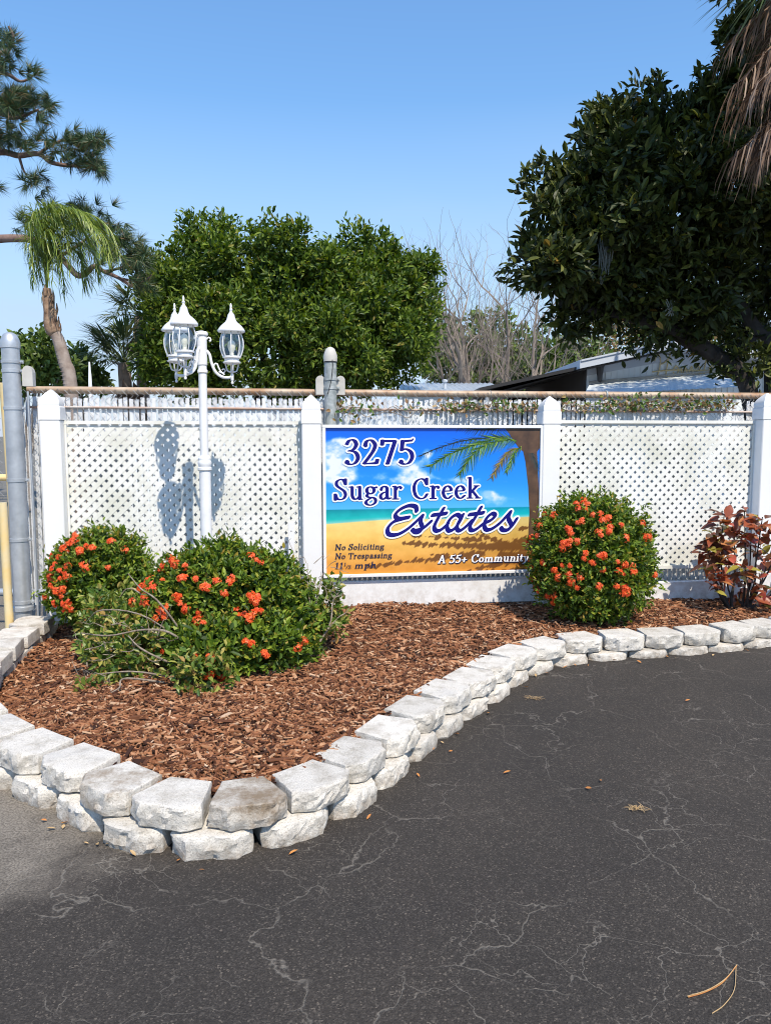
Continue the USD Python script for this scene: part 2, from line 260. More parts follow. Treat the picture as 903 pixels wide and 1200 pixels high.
def block_material(name, stain, dark):
    return M(name, {
        'tc': ('texture_coordinate', {}), 'g': ('geometry', {}), 'oi': ('object_info', {}), 'sx': ('separate_xyz', {}),
        'n': ('noise_texture', {'scale': 11., 'detail': 7., 'roughness': .7}), 'r': ('rgb_ramp', {'ramp': [(0, (.29, .25, .20)), (.36, (.47, .43, .365)), (.50, (.63, .59, .525)), (1, (.73, .695, .63))]}),
        'sp': ('noise_texture', {'scale': 170., 'detail': 2.}), 'spr': ('rgb_ramp', {'ramp': [(0, (.45, .44, .42)), (.36, (.62, .6, .58)), (.46, (1, 1, 1)), (1, (1, 1, 1))]}), 'm1': ('mix', {'mix_type': 'multiply', 'fac': .75}),
        'ns': ('noise_texture', {'scale': 5., 'detail': 6., 'roughness': .7}), 'nsr': ('rgb_ramp', {'ramp': [(0, (0, 0, 0)), (.62 - .22 * stain, (0, 0, 0)), (.80 - .18 * stain, (stain, stain, stain)), (1, (stain, stain, stain))]}),
        'm2': ('mix', {'color2': dark}), 'zr': ('map_range', {'from_min': .075, 'from_max': .0, 'to_min': 0., 'to_max': 1.0, 'clamp': True}), 'nz': ('noise_texture', {'scale': 26., 'detail': 6., 'roughness': .7}), 'zn': ('rgb_ramp', {'ramp': [(0, (0, 0, 0)), (.38, (0, 0, 0)), (.7, (.9, .9, .9)), (1, (1, 1, 1))]}), 'zm': ('math', {'math_type': 'multiply'}), 'm4': ('mix', {'color2': (.22, .155, .10)}), 'br': ('map_range', {'from_min': 0., 'from_max': 1., 'to_min': .86, 'to_max': 1.06}), 'm3': ('vector_math', {'math_type': 'scale'}),
        'b1': ('noise_texture', {'scale': 60., 'detail': 6., 'roughness': .7}), 'bm': ('bump', {'strength': .7, 'distance': .012}), 'p': ('principled_bsdf', {'roughness': .85, 'specular_ior_level': .25})},
        [('g.position', 'n.vector'), ('n.fac', 'r.fac'), ('g.position', 'sp.vector'), ('sp.fac', 'spr.fac'), ('r.color', 'm1.color1'), ('spr.color', 'm1.color2'),
         ('g.position', 'ns.vector'), ('ns.fac', 'nsr.fac'), ('nsr.color', 'm2.fac'), ('m1.color', 'm2.color1'), ('oi.random', 'br.value'), ('g.position', 'sx.vector'), ('sx.z', 'zr.value'), ('g.position', 'nz.vector'), ('nz.fac', 'zn.fac'), ('zr.result', 'zm.value1'), ('zn.color', 'zm.value2'), ('zm.value', 'm4.fac'), ('m2.color', 'm4.color1'), ('m4.color', 'm3.vector1'), ('br.result', 'm3.scale'), ('m3.vector', 'p.base_color'),
         ('g.position', 'b1.vector'), ('b1.fac', 'bm.height'), ('bm.normal', 'p.normal')])
block_mats = [block_material('painted_block_clean', .5, (.30, .26, .21)), block_material('painted_block_stained', .85, (.20, .135, .075)), block_material('painted_block_grey', .5, (.42, .41, .40))]
left_block = block_material('bare_block_tan', .6, (.42, .31, .23))

# ------------------------------------------------------------------ ground
def grid(x0, x1, y0, y1, nx, ny, zf=lambda X, Y: 0 * X):
    X, Y = np.meshgrid(np.linspace(x0, x1, nx + 1), np.linspace(y0, y1, ny + 1)); Z = zf(X, Y)
    i = np.arange(nx * ny); a = i // nx * (nx + 1) + i % nx
    return np.stack([X, Y, Z], -1).reshape(-1, 3), np.stack([a, a + 1, a + nx + 2, a + nx + 1], 1)
setd(part('ground', grid(-300, 300, -120, 480, 6, 6, lambda X, Y: 0 * X - .03), ground_mat), kind='structure')
setd(part('asphalt_road', grid(-14, 14, -6, 7.6, 28, 14), asphalt), kind='structure')

# ------------------------------------------------------------------ block edging
outer = crom([(-2.84, 6.0), (-2.76, 5.45), (-2.69, 4.95), (-2.54, 4.33), (-2.30, 3.83), (-2.01, 3.50), (-1.68, 3.27), (-1.37, 3.07), (-1.10, 2.86), (-.80, 2.75), (-.47, 2.79), (-.18, 3.01),
              (.02, 3.33), (.16, 3.59), (.32, 3.90), (.51, 4.20), (.68, 4.47), (.87, 4.80), (1.09, 5.05), (1.32, 5.21), (1.55, 5.29), (1.85, 5.36), (2.14, 5.425), (2.41, 5.49), (2.68, 5.58), (2.95, 5.69), (3.3, 5.85), (3.8, 6.1)], 10)
seg = np.r_[0, np.cumsum(np.linalg.norm(np.diff(outer, axis=0), axis=1))]
def along(t):
    p = np.array([np.interp(t, seg, outer[:, k]) for k in (0, 1)])
    q = np.array([np.interp(t + .05, seg, outer[:, k]) for k in (0, 1)]) - np.array([np.interp(t - .05, seg, outer[:, k]) for k in (0, 1)])
    q /= np.linalg.norm(q); return p, q, np.array([-q[1], q[0]])       # point, tangent, inward normal
t_nose = seg[np.argmin(np.linalg.norm(outer - np.array([-.80, 2.79]), axis=1))]
def top_z(t):
    return float(np.interp(t - t_nose, [-4.2, -2.4, -1.0, 0, 2.0, 4.0, 6], [.235, .215, .195, .192, .178, .150, .150]))
def make_block(w, d, z0, z1, seed, front_rough=1.0, bw=.75):
    r = np.random.default_rng(seed); wb = w * bw; c1 = w * r.uniform(.25, .30); k = d * r.uniform(.20, .28); k2 = d * r.uniform(.20, .28)
    poly = np.array([(-wb / 2, d), (-w / 2, k), (-c1, 0.0), (c1, 0.0), (w / 2, k2), (wb / 2, d)])
    cnt = [5, 6, 11, 6, 5, 3]; pts, fr = [], []
    for i in range(6):
        a, b = poly[i], poly[(i + 1) % 6]
        for s in np.linspace(0, 1, cnt[i], endpoint=False):
            pts.append(a + (b - a) * s); fr.append(1.0 if i in (1, 2, 3) else (.35 if i in (0, 4) else .1))
    pts, fr = np.array(pts), np.array(fr); c = np.array([0, d * .5]); h = z1 - z0
    levels = [(0, .008), (.08, .0), (.25, 0), (.42, 0), (.58, 0), (.74, 0), (.88, 0), (.965, .0015), (1.0, .0075)]
    V, F, n = [], [], len(pts)
    for lz, ins in levels:
        q = c + (pts - c) * (1 - ins / (d * .5)); bul = .007 * math.sin(math.pi * lz) * fr
        dirs = unit(pts - c); q = q + dirs * bul[:, None]
        z = np.full(n, z0 + h * lz); P3 = np.c_[q, z]
        nz = meshkit.fbm(P3 * 30 + seed * 3.7, 4, seed) - .5; q = q + dirs * (nz * .040 * fr * front_rough)[:, None]
        V.append(np.c_[q, z + (meshkit.fbm(P3 * 14 + 9, 3, seed) - .5) * .006])
    for i in range(len(levels) - 1):
        for k_ in range(n):
            a, b = i * n + k_, i * n + (k_ + 1) % n
            F += [[a, b, b + n], [a, b + n, a + n]]
    V = np.vstack(V); rings = len(levels); top0 = (rings - 1) * n; last = top0
    for sc in (.72, .4):                                                     # top face rings
        ring = V[top0:top0 + n].copy(); cc = ring.mean(0); ring[:, :2] = cc[:2] + (ring[:, :2] - cc[:2]) * sc
        ring[:, 2] = z1 + (meshkit.fbm(ring * 18 + 5, 3, seed + 1) - .5) * .004
        o = len(V); V = np.vstack([V, ring])
        for k_ in range(n):
            a, b, a2, b2 = last + k_, last + (k_ + 1) % n, o + k_, o + (k_ + 1) % n
            F += [[a, b, b2], [a, b2, a2]]
        last = o
    V = np.vstack([V, [*V[last:last + n].mean(0)], [*V[:n].mean(0)]]); ct, cb = len(V) - 2, len(V) - 1
    for k_ in range(n):
        F += [[ct, last + k_, last + (k_ + 1) % n], [cb, (k_ + 1) % n, k_]]
    return V, np.array(F)
wall = thing('garden_wall', 'low curved edging wall of two courses of white painted concrete blocks around the mulch bed', 'garden wall')
rb = random.Random(5)
def put_block(t, w, d, z0, z1, mat, seed, back=0., yaw=0., label=None, fr=1.0):
    p, q, nrm = along(t); kap = kappa(t)
    v, f = make_block(w, d, z0, z1, seed, fr, float(np.clip(.97 * (1 - d * kap), .56, .82)))
    ca, sa = math.cos(yaw), math.sin(yaw); x, y = v[:, 0] * ca - (v[:, 1] - d / 2) * sa, v[:, 0] * sa + (v[:, 1] - d / 2) * ca + d / 2
    xy = p + nrm * back + x[:, None] * q + y[:, None] * nrm
    part('block', (np.c_[xy, v[:, 2]], f), mat, wall, 22, label=label)
PIT = .322
def kappa(t):
    q2, q0 = along(t + .12)[1], along(t - .12)[1]; return float((q0[0] * q2[1] - q0[1] * q2[0]) / .24)
def steps(t0):                                               # centres so that the chamfered corners just meet
    out, t = [t0], t0
    while t < seg[-1] - .35: t += PIT / float(np.clip(1 - .085 * kappa(t + PIT / 2), .72, 1.12)); out.append(t)
    t = t0
    while t > .45: t -= PIT / float(np.clip(1 - .085 * kappa(t - PIT / 2), .72, 1.12)); out.insert(0, t)
    return out, out.index(t0)
for course in (0, 1):
    ts, i_n = steps(t_nose + (.14 if course == 0 else .30))
    for j, t in enumerate(ts):
        j -= i_n; zt = top_z(t); mid = zt - .098; lft = t < t_nose - 1.9
        mat = left_block if lft else block_mats[{0: 0, 1: 0, 2: 2, 3: 0, 4: 0}[rb.randrange(5)]]
        lab = None
        if course == 1 and j in (-2, 0): mat, lab = block_mats[1], 'block with brown stains on its rough face' if j else 'block with a brown stain along its lower front edge'
        if course == 0: put_block(t, PIT * rb.uniform(.93, .965), .25, mid - .118, mid - .003 + rb.uniform(-.004, .002), mat, 100 + j, rb.uniform(.0, .012), rb.uniform(-.05, .05))
        else: put_block(t, PIT * rb.uniform(.92, .955), .245, mid + .001, zt + rb.uniform(-.006, .006), mat, 300 + j, rb.uniform(.012, .034), rb.uniform(-.05, .05), lab)

# ------------------------------------------------------------------ mulch bed
def mulch_z(X, Y):
    X = np.asarray(X, float); Y = np.asarray(Y, float)
    base = np.interp(X, [-2.6, -2.0, -1.45, -.5, .6, 1.6, 3.2], [.07, .10, .155, .158, .155, .12, .10])
    return base + .035 * (meshkit.noise(np.stack([X * 2.1, Y * 2.1, 0 * X], -1), 3) - .5) + .02 * (meshkit.noise(np.stack([X * 6, Y * 6, 0 * X], -1), 4) - .5)
inner = np.array([along(t)[0] + along(t)[2] * .225 for t in np.linspace(.02, seg[-1] - .02, 120)])
fl = [fence_pt(s, .03)[:2] for s in (4.2, -2.8)]
bed = Polygon(np.vstack([inner, fl])).buffer(0)
gx, gy = np.meshgrid(np.arange(-3, 4.2, .06), np.arange(2.7, 7.3, .06)); inb = shapely.contains_xy(bed, gx, gy)
soil = bed.buffer(-.07); setd(part('bed_soil', (lambda m: (np.array(m.vertices) + [0, 0, -.01], np.array(m.faces)))(trimesh.creation.extrude_polygon(max(polys(soil), key=lambda g: g.area), .075, engine='earcut')), mulch_base), kind='structure')
idx = -np.ones(gx.shape, int); idx[inb] = np.arange(inb.sum())
q = np.stack([idx[:-1, :-1], idx[:-1, 1:], idx[1:, 1:], idx[1:, :-1]], -1).reshape(-1, 4); q = q[(q >= 0).all(1)]
setd(part('mulch_bed', (np.c_[gx[inb], gy[inb], mulch_z(gx[inb], gy[inb]) - .012], q), mulch_base, smooth=True), kind='structure')
def chips(n, lmin, lmax, r, ymax=9, lift=.012, tilt=.35, region=bed):
    b = region.bounds; P = np.c_[r.uniform(b[0], b[2], n * 3), r.uniform(b[1], min(b[3], ymax), n * 3)]
    P = P[shapely.contains_xy(region, P[:, 0], P[:, 1])][:n]; n = len(P)
    z = mulch_z(P[:, 0], P[:, 1]) + r.uniform(-.008, lift, n)
    a = r.uniform(0, 2 * math.pi, n); D = np.c_[np.cos(a), np.sin(a), r.normal(0, tilt * .6, n)]; D = unit(D)
    Nn = unit(np.c_[r.normal(0, tilt, n), r.normal(0, tilt, n), np.ones(n)]); S = unit(np.cross(Nn, D)); U = np.cross(D, S)
    L = (lmin + (lmax - lmin) * r.random(n) ** 2.0) * .5; W = L * r.uniform(.12, .42, n); H = r.uniform(.0015, .0045, n)
    V = []
    for sl in (-1, 1):
        wt = r.uniform(.35, 1.0, n)
        for sw in (-1, 1):
            for sh in (-1, 1):
                V.append(np.c_[P, z] + D * (sl * L * r.uniform(.8, 1.1, n))[:, None] + S * (sw * W * wt)[:, None] + U * (sh * H)[:, None])
    V = np.stack(V, 1).reshape(-1, 3); bf = np.vstack([BOXF[:, [0, 1, 2]], BOXF[:, [0, 2, 3]]])
    return V, (bf[None] + 8 * np.arange(n)[:, None, None]).reshape(-1, 3)
rm = np.random.default_rng(11)
mulch = cat_meshes([chips(38000, .018, .068, rm), chips(17000, .012, .05, rm, 4.8), chips(1500, .05, .11, rm, 6.5, .016, .25)])
setd(part('bark_mulch', mulch, bark_chip), label='reddish brown bark mulch covering the bed', category='mulch', kind='stuff')

# ------------------------------------------------------------------ fence: chain link with slats
cl = thing('chain_link_fence', 'chain link fence with white vertical slats and a rusty top rail behind the lattice', 'fence', FO, FA)
S0, S1 = -2.86, 4.25
part('top_rail', tube([(S0 - .02, .16, 1.955), (.6, .16, 1.948), (S1, .16, 1.952)], .030, 10), rust_rail, cl, True)
part('middle_rail', tube([(S0, .125, 1.815), (-1.0, .125, 1.81), (S1, .125, 1.80)], .011, 6), rust_thin, cl, True)
rs = np.random.default_rng(21); sl_s = np.arange(-2.965, S1, .0445)
for i, s in enumerate(sl_s):
    lean = 0.0; top = 1.895 + rs.normal(0, .005); w = .0162
    if 3.0 < s < 3.36: lean = .05 * rs.uniform(.2, 1.6); top -= rs.uniform(0, .10)
    if 2.1 < s <= 3.0: top -= rs.uniform(.0, .05)
    l2 = lean + rs.normal(0, .003); y = .14 + rs.normal(0, .003); tw = rs.normal(0, .003)
    v, f = bx(-w, w, -.0015, .0015, 0, 1); v = v.copy()
    hi = v[:, 2] > .5; v[:, 2] = np.where(hi, top + v[:, 0] * rs.normal(0, .12), .2); v[:, 1] += v[:, 0] * tw * 60; v[:, 0] += np.where(hi, l2, 0)
    part('slat', (v + np.array([s, y, 0]), f), slat_white, cl)
wires, pitch, zt, nz = [], .0445, 1.955, 42
zz = zt - np.arange(nz + 1) * (1.80 / nz)
for i, s in enumerate(np.arange(-2.95, S1, pitch)):
    k = np.arange(nz + 1); x = s + np.where((k + 0) % 2 == 0, 0, pitch) ; y = .132 + np.where(k % 2 == 0, 0.0, .014) * (1 if i % 2 else -1)
    wires.append(tube(np.c_[x, y, zz], .0025, 3, False))
part('wire_mesh', cat_meshes(wires), wire_mat, cl, kind='stuff')
knk = []
for s in np.arange(S0 + .04, S1, pitch * 2):
    knk.append(tube([(s - .02, .13, 1.93), (s, .125, 1.965), (s + .02, .13, 1.93)], .0018, 3, False))
part('wire_knuckles', cat_meshes(knk), wire_mat, cl, kind='stuff')
part('bottom_rail', tube([(S0, .15, .30), (S1, .15, .26)], .012, 6), galv, cl, True)
for s in (-1.75, .95, 2.35): part('rail_tie', tube([(s, .16 + .031 * math.cos(a), 1.95 + .031 * math.sin(a)) for a in np.linspace(0, 6.28, 10)], .003, 4), wire_mat, cl)
br = thing('rail_clamp', 'small grey rail clamp hanging from the rusty top rail above the right lattice', 'clamp', fence_pt(2.02, -.16, 1.95), FA)
part('clamp_ring', tube([(0, .034 * math.cos(a), .034 * math.sin(a)) for a in np.linspace(0, 6.28, 14)], .008, 6), old_galv, br, True)
part('brace_arm', tube([(0.02, .01, -.03), (.10, .03, -.075)], .012, 6), old_galv, br, True)

def tall_post(name, label, s, n, r, ztop, mat, capmat, bands, side):
    t = thing(name, label, 'fence post', fence_pt(s, n), FA)
    part('pole', lathe([(r, 0.02), (r, ztop - .05)], 24), mat, t, 40)
    part('cap', lathe([(r + .006, ztop - .075), (r + .007, ztop - .03), (r * .95, ztop), (r * .72, ztop + .028), (r * .35, ztop + .042), (.004, ztop + .046)], 24), capmat, t, 50)
    for z in bands:
        b = part('band', lathe([(r + .001, z - .013), (r + .0055, z - .012), (r + .0055, z + .012), (r + .001, z + .013)], 24), mat, t, 40)
        part('bolt', shift(tube([(0, 0, 0), (0, -.028, 0)], .007, 6), (side * (r + .012), .0, z)), mat, b)
        part('lug', bx(side * r if side > 0 else -r - .026, r + .026 if side > 0 else -r, -.006, .006, z - .012, z + .012), mat, b)
    return t
lp = tall_post('gate_post', 'thick silver galvanised gate post with dome cap beside the yellow gate', -2.93, .05, .066, 2.335, galv, galv, [2.155, 2.085, 1.80, 1.24, .77, .27], 1)
arch = Polygon([(0, 0), (.075, 0), (.075, .10)] + [(.0375 + .0375 * math.cos(a), .10 + .055 * math.sin(a)) for a in np.linspace(.1, math.pi, 8)]).buffer(.001)
part('roller_cover', shift(extrude_xz(arch, -.03, .05), (.085, 0, 1.97)), cover_grey, lp, label='grey rounded cover bolted beside the pole')
part('foot_clamp', lathe([(.07, .20), (.082, .205), (.082, .235), (.07, .24)], 24), galv, lp, 40)
part('tension_bar', tube([(.115, -.01, .12), (.115, -.01, 1.93)], .008, 6), galv, lp, True)
mp = tall_post('weathered_fence_post', 'weathered grey steel post with dome cap rising behind the sign', -.452, -.10, .052, 2.28, old_galv, cover_grey, [2.06, 1.985], 1)
stad = lambda w, h: unary_union([sbox(-w / 2, 0, w / 2, h), Point(0, h).buffer(w / 2)])
for sx in (-1, 1):
    cv = stad(.075, .12)
    part('roller_cover', shift(extrude_xz(cv, -.02, .05), (sx * .085, .02, 1.93)), cover_grey, mp, label=None)
part('strap', lathe([(.053, 2.195), (.0565, 2.197), (.0565, 2.222), (.053, 2.224)], 24), dark_metal, mp, 40, label='black strap under the cap')
part('cable', tube(crom([(.012, -.056, 2.215), (.016, -.0565, 2.17), (.004, -.0565, 2.06), (-.012, -.058, 1.99), (-.03, -.05, 1.93)], 5), .0035, 5), dark_metal, mp)

# white vinyl posts with gothic caps
def gothic_post(s, z1, base, label):
    t = thing('white_post', label, 'fence post', fence_pt(s, .045), FA, None)
    h = .0775
    part('shaft', cbox(-h, h, -h, h, base - .05, z1 - .235, .006), white_vinyl, t)
    c = [(h + .004, z1 - .235), (h + .004, z1 - .14), (h + .002, z1 - .135), (h - .004, z1 - .127), (h - .002, z1 - .112), (h - .004, z1 - .085), (h - .020, z1 - .055), (h - .043, z1 - .027), (h - .063, z1 - .009), (.006, z1)]
    V, F = [], []
    for hw, z in c: V += [(-hw, -hw, z), (hw, -hw, z), (hw, hw, z), (-hw, hw, z)]
    for i in range(len(c) - 1):
        for k in range(4): F.append([i * 4 + k, i * 4 + (k + 1) % 4, i * 4 + 4 + (k + 1) % 4, i * 4 + 4 + k])
    F.append([len(V) - 4, len(V) - 3, len(V) - 2, len(V) - 1])
    part('cap', (np.array(V, float), np.array(F)), white_vinyl, t, 28)
    return t
PS = (-2.648, -.627, 1.417, 3.455)
for s, z1, b, lab in zip(PS, (1.945, 1.92, 1.922, 1.965), (.15, .17, .13, .08), (
        'square white post with pointed cap next to the silver gate post', 'square white post with pointed cap between the left lattice and the sign',
        'square white post with pointed cap behind the round flowering shrub', 'square white post with pointed cap behind the croton plant')): gothic_post(s, z1, b, lab)

# kick boards
for a, b, z0, z1, lab in ((PS[0], PS[1], .17, .37, 'white kick board under the left lattice behind the big shrub'), (PS[1], PS[2], .14, .362, 'white kick board under the sign'), (PS[2], PS[3], .05, .277, 'white kick board under the right lattice')):
    t = thing('kick_board', lab, 'board', fence_pt((a + b) / 2, .045), FA)
    w = (b - a) / 2 - .079
    part('board', cbox(-w, w, -.022, .022, z0, z1, .004), white_vinyl, t)
    part('lip', cbox(-w, w, -.0245, -.0225, z1 - .018, z1 - .004, .0005), white_vinyl, t)

# lattice panels: every strip is a part
def lattice(s0, s1, z0, z1, seam, label, sd):
    t = thing('lattice_panel', label, 'lattice', fence_pt(0, .0), FA); R = sbox(s0, z0, s1, z1); r = np.random.default_rng(sd)
    W, P = .0342, .0815                                    # strip width; horizontal pitch
    h = W * math.sqrt(2) / 2; off = r.uniform(0, P)
    for lay, sg in ((0, 1), (1, -1)):
        x = s0 - (z1 - z0) - P + off
        while x < s1 + (z1 - z0) + P:
            wob = r.normal(0, .0012); a = x + wob
            pg = Polygon([(a - h, z0), (a + h, z0), (a + h + sg * (z1 - z0), z1), (a - h + sg * (z1 - z0), z1)]).intersection(R)
            if not pg.is_empty and pg.area > 2e-4: part('strip', extrude_xz(pg, .004 + lay * .0022, .0100 + lay * .0022), lattice_white, t)
            x += P
    fr = .034
    part('top_trim', bx(s0 - .005, s1 + .005, -.012, .002, z1 - fr * .35, z1 + fr * .45), lattice_white, t)
    part('bottom_trim', bx(s0 - .005, s1 + .005, -.012, .002, z0 - fr * .6, z0 + fr * .3), lattice_white, t)
    for a in (s0, s1 - .016): part('side_trim', bx(a, a + .016, -.010, .002, z0 + fr * .3 + .001, z1 - fr * .35 - .001), lattice_white, t)
    for a in seam: part('seam_strip', bx(a - .02, a + .02, .018, .024, z0, z1), lattice_white, t)
    return t
lattice(PS[0] + .0785, PS[1] - .0785, .41, 1.69, (-1.52,), 'white diagonal lattice panel behind the lamp post', 31)
lattice(PS[2] + .0785, PS[3] - .0785, .405, 1.705, (2.02,), 'white diagonal lattice panel behind the round shrub and croton', 32)
st = thing('white_stake', 'short flat white stake standing against the lattice beside the sign', 'stake', fence_pt(-.80, .10), FA)
part('stake_board', cbox(-.024, .024, -.008, .008, .12, .88, .002), white_vinyl, st); part('nail', lathe([(.004, 0), (.004, .002)], 6, (0, 0, 0)) if False else bx(-.004, .004, -.0095, -.0085, .80, .808), dark_metal, st)

# ------------------------------------------------------------------ sign
KX, KZ = 1.885 / 254.5, 1.268 / 174.0                       # metres per pixel of the photograph, on the sign
sign = thing('community_sign', 'printed beach and palm tree sign reading 3275 Sugar Creek Estates', 'sign', fence_pt(-.538, .085, .403), FA)
def SP(x, y): return np.array([(x - 377.0) * KX, (672.0 - y) * KZ])
W_, H_ = 1.885, 1.272; fw = .026
yb, yf = .0, -.03
def bar(x0, x1, z0, z1, nm): part(nm, cbox(x0, x1, yf, yb, z0, z1, .003), white_vinyl, sign)
bar(0, W_, H_ - fw, H_, 'frame_top'); bar(0, W_, 0, fw, 'frame_bottom'); bar(0, fw, fw, H_ - fw, 'frame_side'); bar(W_ - fw, W_, fw, H_ - fw, 'frame_side')
nx, nzg = 420, 285; gx_, gz_ = np.meshgrid(np.linspace(fw - .002, W_ - fw + .002, nx + 1), np.linspace(fw - .002, H_ - fw + .002, nzg + 1))
PX, PY = gx_ / KX + 377, 672 - gz_ / KZ                      # photograph's pixels on the sign
def sm(a, b, x): t = np.clip((x - a) / (b - a), 0, 1); return t * t * (3 - 2 * t)
def mixc(c, d, m): return c * (1 - m[..., None]) + np.asarray(d) * m[..., None]
v_ = np.clip((PY - 501) / 92, 0, 1); c_ = np.stack([np.interp(v_, [0, .35, .7, 1], [.02, .08, .16, .34]), np.interp(v_, [0, .35, .7, 1], [.40, .52, .60, .74]), np.interp(v_, [0, .35, .7, 1], [.93, .96, .96, .97])], -1)
nzf = meshkit.fbm(np.stack([PX * .035, PY * .055, 0 * PX], -1), 6, 5); nz2 = meshkit.fbm(np.stack([PX * .09, PY * .13, 0 * PX], -1), 5, 9)
def blob(x, y, rx, ry): return np.exp(-(((PX - x) / rx) ** 2 + ((PY - y) / ry) ** 2))
cl_ = 1.0 * blob(388, 535, 26, 16) + .9 * blob(400, 518, 16, 9) + .8 * blob(392, 556, 26, 14) + .75 * blob(475, 552, 18, 20) + .7 * blob(440, 557, 40, 10) + .8 * blob(458, 540, 22, 8) + .8 * blob(495, 532, 9, 12) + .5 * blob(520, 560, 40, 8) + .45 * blob(412, 582, 40, 8) + .6 * blob(565, 577, 20, 6) + .55 * blob(595, 583, 26, 5) + .45 * blob(520, 588, 60, 4)
cm_ = sm(.36, .72, cl_ * .8 + (nzf - .5) * 1.3); c_ = mixc(c_, (.93, .95, .98), cm_ * (.55 + .45 * sm(.3, .6, nz2)))
sea_t = 593.5; sand_t = 610.5 - (PX - 380) / 245 * 5.5 - 3.0 * np.exp(-((PX - 455) / 60) ** 2)
ms_ = sm(sea_t - .6, sea_t + .6, PY); sv = np.clip((PY - sea_t) / (sand_t - sea_t), 0, 1); xr = np.clip((PX - 380) / 245, 0, 1)
sea = np.stack([np.interp(sv, [0, .3, .7, 1], [.03, .05, .10, .55]) + .02 * xr, np.interp(sv, [0, .3, .7, 1], [.56, .66, .74, .82]) + .04 * xr, np.interp(sv, [0, .3, .7, 1], [.62, .68, .72, .78]) + .10 * xr], -1) + ((nz2 - .5) * .10)[..., None]
c_ = mixc(c_, (0, 0, 0), ms_) + sea * ms_[..., None]
md = sm(-.6, .6, PY - sand_t); dv = np.clip((PY - 606) / 66, 0, 1)
sand = np.stack([np.interp(dv, [0, .3, 1], [.99, .99, .90]), np.interp(dv, [0, .3, 1], [.88, .80, .58]), np.interp(dv, [0, .3, 1], [.55, .42, .22])], -1) + ((nz2 - .5) * .12)[..., None]
sand = sand * (1 - .12 * sm(.2, 1, np.clip((PX - 430) / 200, 0, 1)))[..., None]
# the printed picture's own tree shadow on its beach
sh = np.zeros_like(PX)
for (ax, ay, bx_, by_, wd) in ((625, 640, 560, 640, 9), (600, 640, 540, 620, 3.5), (575, 640, 470, 634, 3.8), (560, 632, 478, 625, 2.6), (560, 648, 430, 660, 4.2), (610, 655, 555, 666, 5), (625, 655, 585, 652, 12), (628, 632, 600, 634, 6), (628, 668, 540, 671, 3.5), (545, 622, 625, 618, 1.6), (560, 655, 500, 648, 3.5)):
    L2 = (bx_ - ax) ** 2 + (by_ - ay) ** 2; tt = np.clip(((PX - ax) * (bx_ - ax) + (PY - ay) * (by_ - ay)) / L2, 0, 1)
    dd = np.hypot(PX - ax - tt * (bx_ - ax), PY - ay - tt * (by_ - ay)) + (meshkit.fbm(np.stack([PX * .30 + PY * .22, PY * .10, 0 * PX + ax], -1), 3, 2) - .5) * 9
    sh = np.maximum(sh, 1 - sm(wd * (1 - .5 * tt) * .6, wd * (1 - .5 * tt) * 1.15, dd))
sand = mixc(sand, (.42, .26, .13), sh * .85)
c_ = mixc(c_, (0, 0, 0), md) + sand * md[..., None]
i_ = np.arange(nx * nzg); a_ = i_ // nx * (nx + 1) + i_ % nx
part('printed_panel', (np.stack([gx_, 0 * gx_ - .010, gz_], -1).reshape(-1, 3), np.stack([a_, a_ + 1, a_ + nx + 2, a_ + nx + 1], 1)), sign_print, sign, uvcol=(s2l(np.clip(c_, 0, 1)) * .80).reshape(-1, 3))
part('back_panel', bx(fw, W_ - fw, -.008, -.001, fw, H_ - fw), white_vinyl, sign)
clip_ = sbox(fw, fw, W_ - fw, H_ - fw)
def sheet(g, y): return extrude_xz(g.intersection(clip_), y, y - .0006)
trunk = Polygon([SP(*q) for q in [(602, 500), (606, 520), (611, 540), (615, 570), (617, 600), (616, 630), (612, 645), (630, 645), (629, 600), (627, 560), (625, 530), (628, 500)]])
part('printed_trunk', sheet(trunk, -.0106), print_trunk, sign)
def frond(path, ll, n, mat, droop, wid=.9, seed=0, both=True, y=-.0116, sl=1.0):
    C = crom(path, 8); s_ = np.r_[0, np.cumsum(np.linalg.norm(np.diff(C, axis=0), axis=1))]; r = np.random.default_rng(seed); ms = []
    def pl(pts):
        p2 = np.array([SP(*q) for q in pts]); v = np.c_[p2[:, 0], np.full(len(p2), y), p2[:, 1]]
        v[:, 0] = np.clip(v[:, 0], fw, W_ - fw); v[:, 2] = np.clip(v[:, 2], fw, H_ - fw); ms.append((v, np.array([[0, 1, 2]]) if len(p2) == 3 else np.array([[0, 1, 2], [0, 2, 3]])))
    for k in range(n):
        f = (k + r.random()) / n; p = np.array([np.interp(f * s_[-1], s_, C[:, j]) for j in (0, 1)]); p1 = np.array([np.interp(min(f * s_[-1] + 2, s_[-1]), s_, C[:, j]) for j in (0, 1)])
        d = p1 - p; d = d / max(np.linalg.norm(d), 1e-6); nrm = np.array([-d[1], d[0]])
        for sd in ((-1, 1) if both else (droop,)):
            dr = d * .75 * sl + nrm * sd * r.uniform(.5, .9) + np.array([0, .35 + r.random() * .3]); dr /= np.linalg.norm(dr); l = ll * (.55 + .45 * math.sin(math.pi * min(f + .1, 1))) * r.uniform(.7, 1.15)
            w = np.array([-dr[1], dr[0]]) * wid * .5; e = p + dr * l
            pl([p - w, p + w, e])
    for i in range(len(C) - 1):
        w = np.array([0, .55]); pl([C[i] - w, C[i + 1] - w, C[i + 1] + w, C[i] + w])
    v, f = cat_meshes(ms); part('printed_frond', (v, f), mat, sign)
frond([(604, 512), (585, 511), (560, 513), (535, 516), (505, 525), (487, 533)], 13, 46, print_dark, 1, .8, 1, y=-.0110)
frond([(600, 516), (580, 513), (560, 518), (540, 524), (520, 532), (499, 545)], 22, 70, print_frond, 1, 1.0, 2, y=-.0116)
